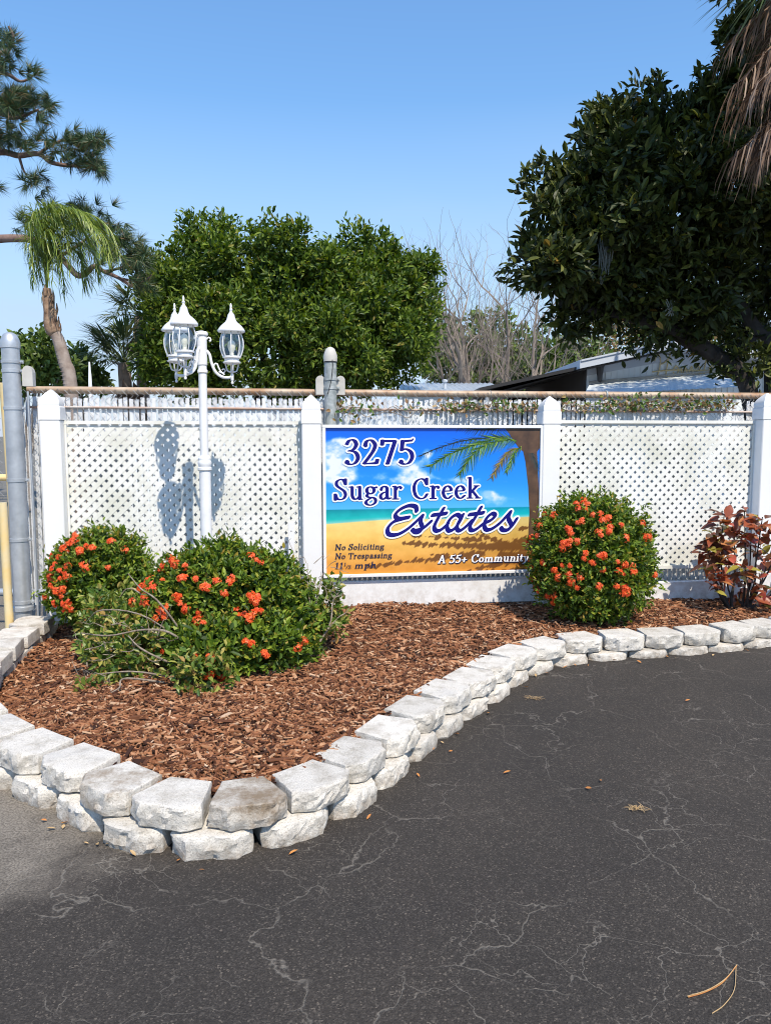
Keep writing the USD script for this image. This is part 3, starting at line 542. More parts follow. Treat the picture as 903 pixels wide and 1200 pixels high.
frond([(590, 515), (570, 518), (550, 530), (533, 555)], 20, 44, print_frond, 1, 1.0, 3, y=-.0121)
frond([(604, 524), (592, 528), (582, 540), (571, 558)], 14, 34, print_frond_dry, 1, .9, 4, y=-.0126)
frond([(606, 522), (598, 530), (591, 545), (588, 552)], 12, 24, print_frond, 1, .9, 5, y=-.0131)
crown_ = Polygon([SP(*q) for q in [(586, 500), (592, 507), (598, 516), (604, 524), (612, 530), (624, 528), (630, 520), (630, 500)]]).buffer(.006)
part('printed_crown', sheet(crown_, -.0109), print_trunk, sign)
frond([(612, 503), (590, 500), (560, 503), (530, 500)], 14, 40, print_dark, 1, .8, 6, y=-.0113)
frond([(610, 525), (618, 530), (626, 548)], 12, 18, print_dark, 1, .8, 7, y=-.0113)

# lettering drawn with a broad nib
def nib(path, w, h, ang=0.0, n=12):
    a = np.arange(n) * 2 * math.pi / n; e = np.c_[np.cos(a) * w / 2, np.sin(a) * h / 2]; ca, sa = math.cos(ang), math.sin(ang); e = e @ np.array([[ca, sa], [-sa, ca]])
    P = np.asarray(path, float); hs = [MultiPoint(np.vstack([P[i] + e, P[i + 1] + e])).convex_hull for i in range(len(P) - 1)]
    return unary_union(hs)
TK, TN = .135, .05
def st_(*p): return ('l', p)
def cv(*p): return ('c', p)
def sf(x, y, w=.30): return ('l', ((x - w / 2, y), (x + w / 2, y)))
G = {
 '3': (.58, [cv((.09, .80), (.18, .94), (.34, .95), (.42, .78), (.33, .60), (.18, .54)), cv((.20, .55), (.40, .48), (.48, .27), (.38, .07), (.20, .02), (.07, .09)), ('d', (.10, .11, .085)), ('d', (.11, .81, .06))]),
 '2': (.60, [cv((.10, .74), (.16, .91), (.32, .95), (.45, .78), (.40, .56), (.24, .30), (.07, .06)), st_((.07, .05), (.48, .05)), st_((.07, .035), (.48, .085)), st_((.50, .06), (.53, .20)), ('d', (.12, .74, .07))]),
 '7': (.58, [st_((.08, .93), (.52, .93)), st_((.08, .90), (.50, .90)), st_((.51, .92), (.24, .03)), st_((.07, .95), (.05, .76))]),
 '5': (.58, [st_((.18, .92), (.50, .95)), st_((.18, .89), (.48, .92)), st_((.15, .93), (.12, .57)), cv((.12, .55), (.26, .61), (.44, .50), (.49, .28), (.38, .07), (.20, .02), (.07, .09)), ('d', (.10, .11, .085)), st_((.50, .95), (.52, .99))]),
 '1': (.42, [st_((.22, .97), (.22, .02)), st_((.22, .94), (.06, .84)), sf(.22, .02, .32)]),
 'S': (.60, [cv((.49, .76), (.42, .92), (.28, .96), (.12, .86), (.12, .68), (.28, .54), (.44, .42), (.50, .24), (.42, .07), (.26, .02), (.12, .08), (.06, .25)), st_((.50, .72), (.50, .98)), st_((.05, .28), (.05, .0))]),
 'u': (.66, [cv((.15, .60), (.15, .34), (.16, .16), (.24, .04), (.36, .05), (.47, .16)), st_((.48, .62), (.48, .02)), st_((.02, .60), (.16, .62)), st_((.36, .60), (.49, .62)), st_((.48, .03), (.60, .03))]),
 'g': (.58, [('o', (.25, .44, .165, .165)), cv((.16, .30), (.09, .20), (.16, .12), (.36, .10), (.47, .02), (.46, -.14), (.30, -.25), (.12, -.23), (.04, -.12), (.12, -.01), (.24, .06)), st_((.38, .54), (.52, .60)), ('d', (.52, .575, .05))]),
 'a': (.54, [cv((.10, .46), (.14, .57), (.25, .62), (.36, .55), (.37, .40), (.37, .14), (.43, .03), (.52, .07)), cv((.36, .37), (.18, .31), (.08, .20), (.10, .06), (.22, .02), (.36, .14)), ('d', (.11, .46, .06))]),
 'r': (.48, [st_((.15, .60), (.15, .02)), cv((.16, .42), (.23, .55), (.34, .60), (.40, .55)), sf(.16, .02, .28), st_((.03, .60), (.16, .62)), ('d', (.39, .54, .07))]),
 'C': (.78, [cv((.68, .72), (.60, .89), (.44, .96), (.24, .86), (.13, .64), (.13, .38), (.22, .14), (.42, .02), (.60, .07), (.71, .24)), st_((.69, .98), (.69, .68))]),
 'e': (.54, [cv((.10, .36), (.28, .37), (.45, .39), (.42, .53), (.30, .61), (.17, .54), (.10, .38), (.11, .20), (.20, .05), (.34, .02), (.48, .14))]),
 'k': (.62, [st_((.15, 1.0), (.15, .02)), st_((.46, .59), (.17, .27)), st_((.26, .36), (.52, .03)), sf(.15, .02, .26), sf(.52, .02, .22), sf(.45, .60, .22), st_((.03, .98), (.16, 1.0))]),
 'N': (.84, [st_((.16, .95), (.16, .02)), st_((.14, .95), (.68, .04)), st_((.69, .97), (.69, .02)), sf(.16, .02, .24), sf(.68, .96, .24), sf(.12, .96, .16)]),
 'o': (.56, [('o', (.28, .31, .19, .27))]),
 'l': (.30, [st_((.15, 1.0), (.15, .02)), sf(.15, .02, .26), st_((.04, .98), (.15, 1.0))]),
 'i': (.30, [st_((.15, .60), (.15, .02)), sf(.15, .02, .26), st_((.04, .6), (.15, .62)), ('d', (.15, .84, .08))]),
 'c': (.50, [cv((.42, .48), (.34, .59), (.22, .58), (.11, .42), (.11, .22), (.21, .05), (.33, .03), (.44, .13)), ('d', (.40, .49, .06))]),
 't': (.38, [cv((.17, .80), (.17, .30), (.19, .07), (.27, .02), (.36, .08)), st_((.03, .60), (.35, .60))]),
 'n': (.64, [st_((.15, .60), (.15, .02)), cv((.16, .42), (.28, .58), (.42, .58), (.48, .42), (.48, .02)), sf(.15, .02, .24), sf(.48, .02, .24), st_((.04, .6), (.15, .62))]),
 'm': (.96, [st_((.15, .60), (.15, .02)), cv((.16, .42), (.27, .58), (.40, .58), (.46, .42), (.46, .02)), cv((.47, .42), (.58, .58), (.71, .58), (.78, .42), (.78, .02)), sf(.15, .02, .24), sf(.46, .02, .24), sf(.78, .02, .24)]),
 'h': (.64, [st_((.15, 1.0), (.15, .02)), cv((.16, .42), (.28, .58), (.42, .58), (.48, .42), (.48, .02)), sf(.15, .02, .24), sf(.48, .02, .24)]),
 'p': (.62, [st_((.15, .60), (.15, -.30)), cv((.16, .46), (.28, .59), (.42, .55), (.50, .34), (.44, .10), (.30, .02), (.16, .12)), sf(.15, -.3, .26), st_((.04, .6), (.15, .62))]),
 's': (.44, [cv((.35, .48), (.28, .58), (.17, .59), (.09, .49), (.16, .38), (.30, .26), (.36, .14), (.27, .03), (.14, .03), (.06, .14))]),
 'T': (.70, [st_((.35, .95), (.35, .02)), st_((.05, .94), (.65, .94)), st_((.05, .94), (.03, .76)), st_((.65, .94), (.67, .76)), sf(.35, .02, .28)]),
 'A': (.78, [st_((.36, .98), (.12, .02)), st_((.36, .98), (.63, .02)), st_((.20, .34), (.52, .34)), sf(.12, .02, .22), sf(.63, .02, .24)]),
 '+': (.62, [st_((.30, .62), (.30, .10)), st_((.05, .36), (.55, .36)), st_((.05, .34), (.55, .38))]),
 'y': (.58, [st_((.10, .60), (.30, .06)), cv((.50, .60), (.30, .02), (.18, -.22), (.05, -.26)), sf(.10, .6, .2), sf(.5, .6, .16)]),
 '/': (.34, [st_((.30, .95), (.04, .02))]), ' ': (.30, [])}
def glyph(ch, tk, tn):
    out = []
    for k, p in G[ch][1]:
        if k == 'l': out.append(nib(p, tk if abs(p[0][1] - p[-1][1]) > .12 else tn, tn))
        elif k == 'c': out.append(nib(crom(p, 6), tk, tn, .12))
        elif k == 'd': out.append(Point(p[0], p[1]).buffer(p[2], 6))
        elif k == 'o':
            a = np.linspace(0, 2 * math.pi, 25); out.append(nib(np.c_[p[0] + np.cos(a) * p[2], p[1] + np.sin(a) * p[3]], tk, tn, .12))
    return unary_union(out) if out else None
def text_shape(txt, x0, x1, base, cap, tk=TK, tn=TN, shear=0.0, small=None):   # fills x0..x1 (photo px), baseline and cap height in px
    gs, x = [], 0.0
    for i, ch in enumerate(txt):
        g = glyph(ch, tk, tn)
        sc = .55 if small and i in small else 1
        if g is not None: gs.append(affinity.translate(affinity.scale(g, sc, sc, origin=(0, 0)), x, (.42 if small and i == small[0] else 0)))
        x += (G[ch][0] + .045) * sc
    s = unary_union(gs); b = s.bounds; s = affinity.translate(s, -b[0], 0)
    s = affinity.scale(s, (x1 - x0) * KX / (b[2] - b[0]), cap * KZ, origin=(0, 0))
    if shear: s = affinity.skew(s, xs=math.degrees(math.atan(shear)), origin=(0, 0))
    p = SP(x0, base); return affinity.translate(s, p[0], p[1])
def lay(name, shape, outline, mat, y, omat=letter_white, shift_=(0, 0)):
    shape = shape.simplify(.0006)
    t = part(name, sheet(shape, y - .0012), mat, sign)
    if outline: part('outline', extrude_xz(affinity.translate(shape, *shift_).buffer(outline, 4).simplify(.0006).intersection(clip_), y, y - .0006), omat, t)
Y1 = -.0140
lay('house_number', text_shape('3275', 401, 480.5, 542.6, 29.5, .15, .055), .0135, letter_blue, Y1)
lay('name_line', text_shape('Sugar Creek', 389, 558.5, 582.5, 24.5, .15, .06), .0125, letter_blue, Y1)
def zp(pts, x0, y0, sc): return [SP(x0 + a / sc, y0 + b / sc) for a, b in pts]
A7 = lambda *p: zp(p, 375, 580, 6.45)
A6 = lambda *p: zp(p, 500, 490, 6.314)
est = [A7((700, 105), (690, 72), (640, 64), (575, 92), (540, 132), (565, 160), (640, 152)), A7((610, 158), (530, 182), (484, 232), (494, 276), (552, 280), (622, 246), (690, 190), (742, 140)),
       A7((742, 145), (728, 185), (742, 228), (722, 262), (690, 264), (668, 244)),
       A6((-118, 815), (-60, 800), (0, 750)), A6((92, 656), (50, 730), (24, 790), (40, 820), (75, 812), (125, 770)), A6((12, 703), (60, 698), (112, 692)),
       A6((222, 722), (190, 702), (145, 730), (118, 785), (135, 822), (175, 805), (215, 750), (235, 705)), A6((232, 708), (200, 770), (192, 805), (215, 822), (262, 790), (300, 750)),
       A6((370, 652), (325, 730), (290, 790), (300, 820), (335, 814), (395, 768)), A6((285, 703), (335, 698), (388, 692)),
       A6((395, 770), (445, 748), (478, 715), (455, 698), (415, 730), (396, 780), (412, 818), (455, 812), (520, 765), (592, 688)),
       A6((592, 692), (578, 735), (600, 785), (580, 820), (540, 824), (522, 806)), A6((572, 822), (605, 795), (640, 742))]
E_ = unary_union([nib(crom(p, 8), .044, .023, .75) for p in est])
lay('script_line', E_, .0145, letter_blue, Y1 - .0016)
for txt, x1, by in (('No Soliciting', 446, 639.8), ('No Trespassing', 455, 650.2)): lay('small_line', text_shape(txt, 390, x1, by, 6.8, .15, .075, .14), 0, letter_ink, Y1)
lay('small_line', text_shape('111/2 mph', 390, 437, 661.6, 7.2, .15, .075, .14, (2, 3, 4)), 0, letter_ink, Y1)
lay('community_line', text_shape('A 55+ Community', 508, 617, 658.2, 9.6, .16, .08, .16), .004, letter_white, Y1, letter_ink, (.004, -.004))

# ------------------------------------------------------------------ lamp post
LB = fence_pt(-1.434, .70)
lamp = thing('lamp_post', 'white lamp post with scrolled arms standing in front of the left lattice', 'lamp post', (LB[0], LB[1], 0), FA)
part('base_shaft', lathe([(.05, .10), (.05, .22), (.042, .24), (.041, 1.34)], 20), lamp_white, lamp, 40)
part('collar', lathe([(.041, 1.335), (.050, 1.34), (.050, 1.355), (.043, 1.362), (.046, 1.375), (.050, 1.39), (.046, 1.405), (.043, 1.412), (.045, 1.425), (.030, 1.445)], 20), lamp_white, lamp, 40)
part('upper_shaft', lathe([(.030, 1.44), (.030, 2.04)], 20), lamp_white, lamp, 40)
part('head_sleeve', lathe([(.030, 2.035), (.037, 2.04), (.037, 2.055), (.030, 2.065), (.031, 2.09), (.036, 2.095), (.036, 2.30), (.045, 2.305), (.045, 2.322), (.035, 2.33), (.012, 2.335)], 20), lamp_white, lamp, 40)
def arc_tube(pts, r, s=6): return tube(crom(pts, 6), r, s)
LSC = .91
def lantern(ang, R, dz, nm):
    c, s = math.cos(ang), math.sin(ang)
    def rot(m): v = np.asarray(m[0]); return np.c_[v[:, 0] * c - v[:, 1] * s, v[:, 0] * s + v[:, 1] * c, v[:, 2] + dz], m[1]
    arm = [arc_tube([(.034, 0, 2.17), (.055, 0, 2.14), (.068, 0, 2.08), (.095, 0, 2.02), (.14, 0, 1.985), (.185, 0, 1.978), (R, 0, 1.985)], .0105, 8),
           arc_tube([(.034, 0, 2.25), (.05, 0, 2.262), (.063, 0, 2.255), (.064, 0, 2.24), (.055, 0, 2.236)], .006),
           arc_tube([(.078, 0, 2.045), (.09, 0, 2.075), (.108, 0, 2.075), (.118, 0, 2.05), (.135, 0, 2.02), (.16, 0, 2.00)], .006),
           arc_tube([(.12, 0, 2.02), (.15, 0, 2.01), (.165, 0, 2.028), (.155, 0, 2.04), (.145, 0, 2.033)], .005)]
    part('arm', rot(cat_meshes(arm)), lamp_white, lamp, 50)
    ln = UsdGeom.Xform.Define(stage, numbered(str(lamp.GetPath()) + '/lantern')).GetPrim()
    b = np.array([R, 0, 0.0])
    def pp(n_, m, mat, sm_=40): part(n_, rot(shift((np.asarray(m[0]) * LSC + [0, 0, 1.985 * (1 - LSC)], m[1]), b)), mat, ln, sm_)
    pp('bottom_finial', lathe([(.003, 1.925), (.010, 1.93), (.011, 1.94), (.006, 1.95), (.012, 1.958), (.012, 2.0), (.008, 2.005), (.013, 2.02), (.016, 2.03)], 12), lamp_white)
    cup = [arc_tube([(0.012 * math.cos(a), .012 * math.sin(a), 2.02), (.035 * math.cos(a), .035 * math.sin(a), 2.03), (.046 * math.cos(a), .046 * math.sin(a), 2.06), (.05 * math.cos(a), .05 * math.sin(a), 2.085)], .006) for a in np.arange(4) * math.pi / 2 + .4]
    pp('cradle', cat_meshes(cup), lamp_white, 60)
    pp('base_cup', lathe([(.012, 2.075), (.050, 2.085), (.068, 2.09), (.070, 2.098), (.058, 2.104), (.058, 2.125), (.052, 2.128)], 16), lamp_white)
    z0, z1 = 2.142, 2.335
    prof = lambda u: .062 + .028 * math.sin(math.pi * min(.08 + u * .9, 1)) + .004 * u
    pp('base_ring', lathe([(.056, 2.126), (.071, 2.13), (.071, 2.143), (.056, 2.146)], 24), lamp_white)
    for k in range(8):
        a = k * math.pi / 4 + .2
        pp('rib', tube([(prof(u) * math.cos(a), prof(u) * math.sin(a), z0 + u * (z1 - z0)) for u in np.linspace(0, 1, 8)], .0042, 5), lamp_white, 60)
        us = np.linspace(0, 1, 8); A2 = np.linspace(a + .03, a + math.pi / 4 - .03, 3)
        v = np.array([[(prof(u) - .002) * math.cos(q_), (prof(u) - .002) * math.sin(q_), z0 + u * (z1 - z0)] for u in us for q_ in A2]); f = np.array([[i * 3 + j, i * 3 + j + 1, i * 3 + j + 4, i * 3 + j + 3] for i in range(7) for j in range(2)])
        pp('pane', (v, f), glass, True)
    pp('bulb', lathe([(.008, 2.12), (.016, 2.13), (.016, 2.165), (.014, 2.17), (.026, 2.195), (.032, 2.225), (.028, 2.25), (.015, 2.265), (.002, 2.27)], 14), bulb_mat)
    pp('roof', lathe([(.07, 2.328), (.103, 2.330), (.106, 2.338), (.104, 2.346), (.095, 2.360), (.080, 2.378), (.062, 2.394), (.046, 2.407), (.036, 2.425), (.030, 2.445), (.026, 2.465), (.012, 2.470)], 24), lamp_white)
    pp('top_finial', lathe([(.020, 2.464), (.021, 2.474), (.012, 2.480), (.009, 2.495), (.013, 2.500), (.013, 2.506), (.007, 2.512), (.009, 2.535), (.004, 2.550), (.001, 2.552)], 12), lamp_white)
lantern(math.radians(-118), .215, .045, 'a'); lantern(math.radians(146), .24, .045, 'b'); lantern(math.radians(-12), .216, .025, 'c')

# ------------------------------------------------------------------ yellow gate at the left edge
gate = thing('sliding_gate', 'pale yellow tubular gate at the left edge, with wire mesh and hooks', 'gate', (-2.92, 5.95, 0), 0)
part('gate_upright', tube([(-.085, .25, .18), (-.112, .22, 2.0)], .031, 12), yellow_paint, gate, 40)
part('gate_upright', tube([(.125, -.35, .02), (.118, -.35, 1.10)], .030, 12), yellow_paint, gate, 40)
part('gate_bar', tube([(-.13, .24, 1.98), (-1.6, .4, 1.98)], .028, 12), yellow_paint, gate, 40)
part('gate_bar', tube([(-.12, .26, 1.25), (-1.6, .4, 1.25)], .028, 12), yellow_paint, gate, 40)
part('gate_bar', tube([(.20, .28, .30), (-1.6, .4, .30)], .028, 12), galv, gate, 40, label='grey steel bottom bar')
for z in (1.62, 1.22, .78, .42):
    part('hook', tube(crom([(-.10, .20, z), (-.06, .17, z + .01), (-.045, .17, z - .02), (-.07, .18, z - .04), (-.09, .19, z - .02)], 4), .008, 6), yellow_paint, gate, 50)
gw = []
for k in range(16):
    kk = np.arange(36); x = -.13 - k * .09 + np.where(kk % 2, .045, 0); gw.append(tube(np.c_[x, np.full(36, .27), 1.95 - kk * .045], .0018, 3, False))
part('wire_mesh', cat_meshes(gw), wire_mat, gate, kind='stuff')

# ------------------------------------------------------------------ shrubs
def ell_hit(x, y, lumps):
    r = ray(x, y); o = np.array([0, 0, EYE]); best = None
    for c, R in lumps:
        a = r / R; b = (o - c) / R; A, B, C = a @ a, 2 * a @ b, b @ b - 1; d = B * B - 4 * A * C
        if d > 0:
            t = (-B - math.sqrt(d)) / (2 * A); p = o + r * t
            if best is None or t < best[0]: best = (t, p, unit((p - c) / R**2))
    if best is None:                                        # beside the outline: nearest lump's rim
        c, R = min(lumps, key=lambda l: np.linalg.norm(np.cross(l[0] - o, unit(r))) - l[1].mean()); t = (c - o) @ r / (r @ r); p = o + r * t; n = unit(p - c); p = c + n * R * .97; return p, n
    return best[1], best[2]
def flower(p, n, r, size=.032):
    k = int(r.integers(14, 34)); d = unit(n + r.normal(0, .55, (k, 3))); c = p + d * size * r.uniform(.6, 1.05, (k, 1)); P, D, N2 = [], [], []
    for j in range(k):
        a = unit(np.cross(d[j], r.normal(size=3))); b = np.cross(d[j], a); s0 = r.uniform(0, 1.5)
        for q in range(4):
            an = s0 + q * math.pi / 2; P.append(c[j]); D.append(a * math.cos(an) + b * math.sin(an) + d[j] * .25); N2.append(d[j])
    return leaf_mesh(np.array(P), np.array(D), np.array(N2), r.uniform(.011, .016, len(P)), .008, .05, .1)
def foliage(lumps, n, L, W, r, shell=(.72, 1.03), k=9, cr=.03, rough=.10, upbias=.45, fr=4.0, zmin=None, gap=.0, spread=.9):
    vol = np.array([np.prod(R) ** (2 / 3) for _, R in lumps]); vol /= vol.sum(); nc = n // k; pick = r.choice(len(lumps), nc, p=vol)
    C = np.array([l[0] for l in lumps])[pick]; RR = np.array([l[1] for l in lumps])[pick]
    d = rand_dirs(nc, r); f = shell[0] + (shell[1] - shell[0]) * r.random(nc) ** .6
    nz = meshkit.fbm(d * fr + C * .7, 3, 4) - .5; f = f * (1 + nz * rough * 2)
    P = C + RR * d * f[:, None]; nrm = unit(d / RR)
    keep = np.ones(nc, bool)
    for c, R in lumps: keep &= (((P - c) / R) ** 2).sum(1) > shell[0] ** 2 * .55
    if zmin is not None: keep &= P[:, 2] > zmin
    if gap: keep &= meshkit.fbm(P / (RR.mean() * .45), 3, 8) > gap
    P, nrm = P[keep], nrm[keep]; m = len(P)
    tw = unit(nrm + r.normal(0, .45, (m, 3)) + np.array([0, 0, upbias * .6]))
    P2 = np.repeat(P, k, 0) + np.repeat(tw, k, 0) * r.uniform(-.5, 1, (m * k, 1)) * cr + r.normal(0, cr * .35, (m * k, 3))
    D = unit(np.repeat(tw, k, 0) + rand_dirs(m * k, r) * spread + np.array([0, 0, upbias * .2]))
    N = unit(np.repeat(nrm, k, 0) * .6 + rand_dirs(m * k, r) * .6 + np.array([0, 0, upbias]))
    return leaf_mesh(P2, D, N, L * r.uniform(.65, 1.2, m * k), W * r.uniform(.7, 1.2, m * k))
def E3(x, y, Y, rx, ry, rz): return at(x, y, Y), np.array([rx, ry, rz], float)
def shrub(name, label, base, lumps, nleaf, L, W, flowers, seed, stems=(), sparse=None, core=True, group=None, ox=60, oy=600, sc=2.58):
    r = np.random.default_rng(seed); base = np.asarray(base, float); t = thing(name, label, 'shrub', base)
    part('foliage', shift(foliage(lumps, nleaf, L, W, r, (.80, 1.03), 8, .03, .07), -base), ixora_leaf, t, kind='stuff')
    part('inner_foliage', shift(foliage(lumps, int(nleaf * .8), L * 1.6, W * 1.8, r, (.45, .84), 8, .04, .07), -base), ixora_leaf, t, kind='stuff')
    part('outer_sprigs', shift(foliage(lumps, int(nleaf * .09), L * 1.05, W, r, (.97, 1.13), 7, .045, .12), -base), ixora_leaf, t, kind='stuff')
    if sparse: part('sparse_foliage', shift(foliage(sparse[0], sparse[1], L * 1.25, W * 1.35, r, (.25, 1.05), 6, .035, .2, gap=.0), -base), ixora_dry, t, kind='stuff')
    extra = [(x + r.normal(0, 5.5 * sc), y + r.normal(0, 4.5 * sc)) for x, y in flowers for _ in range(2) if r.random() < .42]
    for x, y in list(flowers) + extra:
        p, n = ell_hit(ox + x / sc, oy + y / sc, lumps)
        part('flower_cluster', shift(flower(p + n * .016, n, r, r.uniform(.018, .038)), -base), flower_mat, t)
    for pts, rad in stems:
        part('stem', shift(tube(crom(pts, 5), np.linspace(rad * .62, rad * .22, (len(pts) - 1) * 5 + 1) * (1 + .28 * (np.random.default_rng(len(pts) * 31 + int(rad * 1e5)).random((len(pts) - 1) * 5 + 1) - .5)), 6), -base), twig_mat, t, True)
    return t
def G_(x, y, h=0.0):                                          # a point of the bed's surface under a pixel
    r = ray(x, y); t = (.16 + h - EYE) / r[2]; return np.array([0, 0, EYE]) + r * t
def stems_from(base, tops, rad, r, wob=.04):
    out = []
    for tp in tops:
        tp = np.asarray(tp, float); m1 = base + (tp - base) * .35 + r.normal(0, wob, 3); m2 = base + (tp - base) * .7 + r.normal(0, wob, 3); out.append(([base + r.normal(0, .03, 3) * [1, 1, 0], m1, m2, tp], rad * r.uniform(.7, 1.2)))
    return out
F1 = [(70, 95), (175, 95), (125, 115), (220, 120), (170, 170), (110, 170), (40, 120), (20, 160), (10, 190), (35, 200), (25, 240), (45, 275), (65, 290), (15, 175), (55, 165), (90, 125), (30, 140), (22, 215), (38, 255), (60, 105), (48, 185), (5, 205), (14, 225), (55, 290), (80, 85)]
F2 = [(245, 170), (270, 180), (290, 175), (250, 205), (225, 205), (315, 145), (330, 175), (350, 175), (385, 165), (410, 170), (375, 120), (400, 205), (440, 205), (470, 230), (520, 245), (535, 215), (385, 260), (410, 285), (390, 280), (450, 300), (335, 300), (345, 315), (260, 275), (285, 280), (460, 345), (565, 310), (597, 330), (605, 255), (625, 265), (600, 145), (620, 155), (590, 395), (325, 400), (355, 420), (480, 485), (515, 505), (545, 510), (440, 435), (735, 410), (650, 430), (315, 240), (340, 215), (295, 235), (620, 295), (480, 440), (475, 232), (345, 168), (610, 262), (575, 306)]
F3 = [(360, 160), (420, 160), (410, 185), (445, 215), (485, 210), (390, 250), (530, 235), (595, 270), (535, 285), (490, 325), (620, 340), (705, 265), (720, 330), (290, 390), (325, 355), (365, 355), (400, 445), (440, 465), (480, 435), (250, 510), (265, 555), (320, 545), (335, 575), (365, 605), (500, 505), (580, 465), (615, 480), (600, 535), (575, 600), (610, 600), (625, 630), (140, 260), (170, 275), (115, 330), (110, 360), (185, 195), (160, 625), (210, 650), (245, 650), (120, 565), (125, 490), (480, 600), (770, 540), (320, 290), (240, 220), (655, 520), (150, 250), (610, 620)]
r1 = np.random.default_rng(41)
L1 = [E3(119, 672, 5.72, .355, .34, .33), E3(118, 690, 5.70, .37, .34, .29)]
b1 = np.array([L1[0][0][0], 5.72, .15])
shrub('flowering_shrub', 'small rounded shrub with dense orange flowers beside the silver gate post', b1, L1, 7500, .040, .019, F1, 51, stems_from(b1, [b1 + (x, y, .38) for x, y in ((-.1, 0), (.12, -.05), (.02, .1), (-.05, -.12))], .016, r1))
L3 = [E3(692, 647, 6.02, .465, .43, .445), E3(694, 672, 6.0, .455, .42, .36)]
b3 = np.array([L3[0][0][0], 6.02, .12])
shrub('flowering_shrub', 'large ball shaped shrub with orange flowers in front of the right end of the sign', b3, L3, 13500, .040, .019, F3, 53, stems_from(b3, [b3 + (x, y, .42) for x, y in ((-.15, 0), (.15, -.05), (.02, .12), (-.05, -.16), (.2, .1))], .018, r1), ox=600, oy=560, sc=4.75)
L2 = [E3(255, 690, 5.0, .40, .36, .30), E3(305, 702, 5.02, .33, .36, .30), E3(210, 715, 4.92, .27, .30, .26), E3(300, 755, 4.72, .34, .28, .22), E3(245, 765, 4.55, .24, .24, .20), E3(345, 735, 4.92, .19, .25, .24)]
SPZ = [E3(165, 765, 4.62, .34, .26, .22), E3(235, 790, 4.30, .20, .16, .12), E3(140, 735, 5.0, .24, .24, .26), E3(380, 715, 5.05, .14, .14, .22), E3(110, 805, 4.35, .07, .07, .05)]
b2 = np.array([L2[0][0][0], 4.95, .15])
P_ = lambda x, y, Y: at(x, y, Y)
gn = [([P_(245, 775, 4.72), P_(215, 762, 4.6), P_(180, 742, 4.55), P_(150, 730, 4.6), P_(135, 733, 4.62)], .016), ([P_(240, 785, 4.62), P_(205, 745, 4.42), P_(170, 738, 4.40), P_(128, 745, 4.42), P_(95, 742, 4.5)], .014),
      ([P_(235, 790, 4.55), P_(195, 775, 4.36), P_(165, 760, 4.33), P_(150, 745, 4.36)], .015), ([P_(230, 800, 4.45), P_(180, 790, 4.28), P_(150, 787, 4.22), P_(115, 790, 4.2)], .012),
      ([P_(225, 805, 4.4), P_(150, 795, 4.22), P_(140, 806, 4.15), P_(130, 812, 4.12)], .012), ([P_(240, 780, 4.7), P_(190, 710, 4.55), P_(165, 690, 4.6), P_(150, 672, 4.7)], .012), ([P_(245, 780, 4.7), P_(175, 725, 4.5), P_(120, 715, 4.6), P_(100, 730, 4.7)], .010),
      ([P_(350, 790, 4.75), P_(362, 745, 4.85), P_(372, 700, 4.95), P_(378, 672, 5.0)], .013), ([P_(352, 785, 4.75), P_(385, 735, 4.85), P_(390, 705, 4.95), P_(402, 688, 5.0)], .011), ([P_(345, 780, 4.8), P_(352, 720, 4.9), P_(352, 680, 5.0), P_(348, 655, 5.05)], .010),
      ([P_(356, 775, 4.75), P_(370, 735, 4.8), P_(362, 700, 4.9), P_(360, 660, 5.0)], .009), ([P_(360, 770, 4.8), P_(392, 728, 4.85), P_(405, 718, 4.9), P_(412, 708, 4.9)], .008), ([P_(240, 760, 4.7), P_(170, 700, 4.75), P_(150, 690, 4.8), P_(140, 700, 4.8)], .010)]
rt = np.random.default_rng(77)
for (x0, y0, x1, y1, Yc, nn) in ((90, 730, 215, 810, 4.4, 40), (335, 655, 400, 745, 4.95, 34)):
    for _ in range(nn):
        a = P_(rt.uniform(x0, x1), rt.uniform(y0, y1), Yc + rt.uniform(-.15, .15)); d = unit(rt.normal(size=3) * [1, .6, .6] + [0, 0, .35]); l = rt.uniform(.06, .2)
        gn.append(([a, a + d * l * .4 + rt.normal(0, .012, 3), a + d * l * .7 + rt.normal(0, .014, 3), a + d * l], .0045))
shrub('flowering_shrub', 'large irregular shrub with orange flowers and bare gnarled branches in front of the lamp post', b2, L2, 15000, .042, .02, F2, 52, gn, (SPZ, 5200))

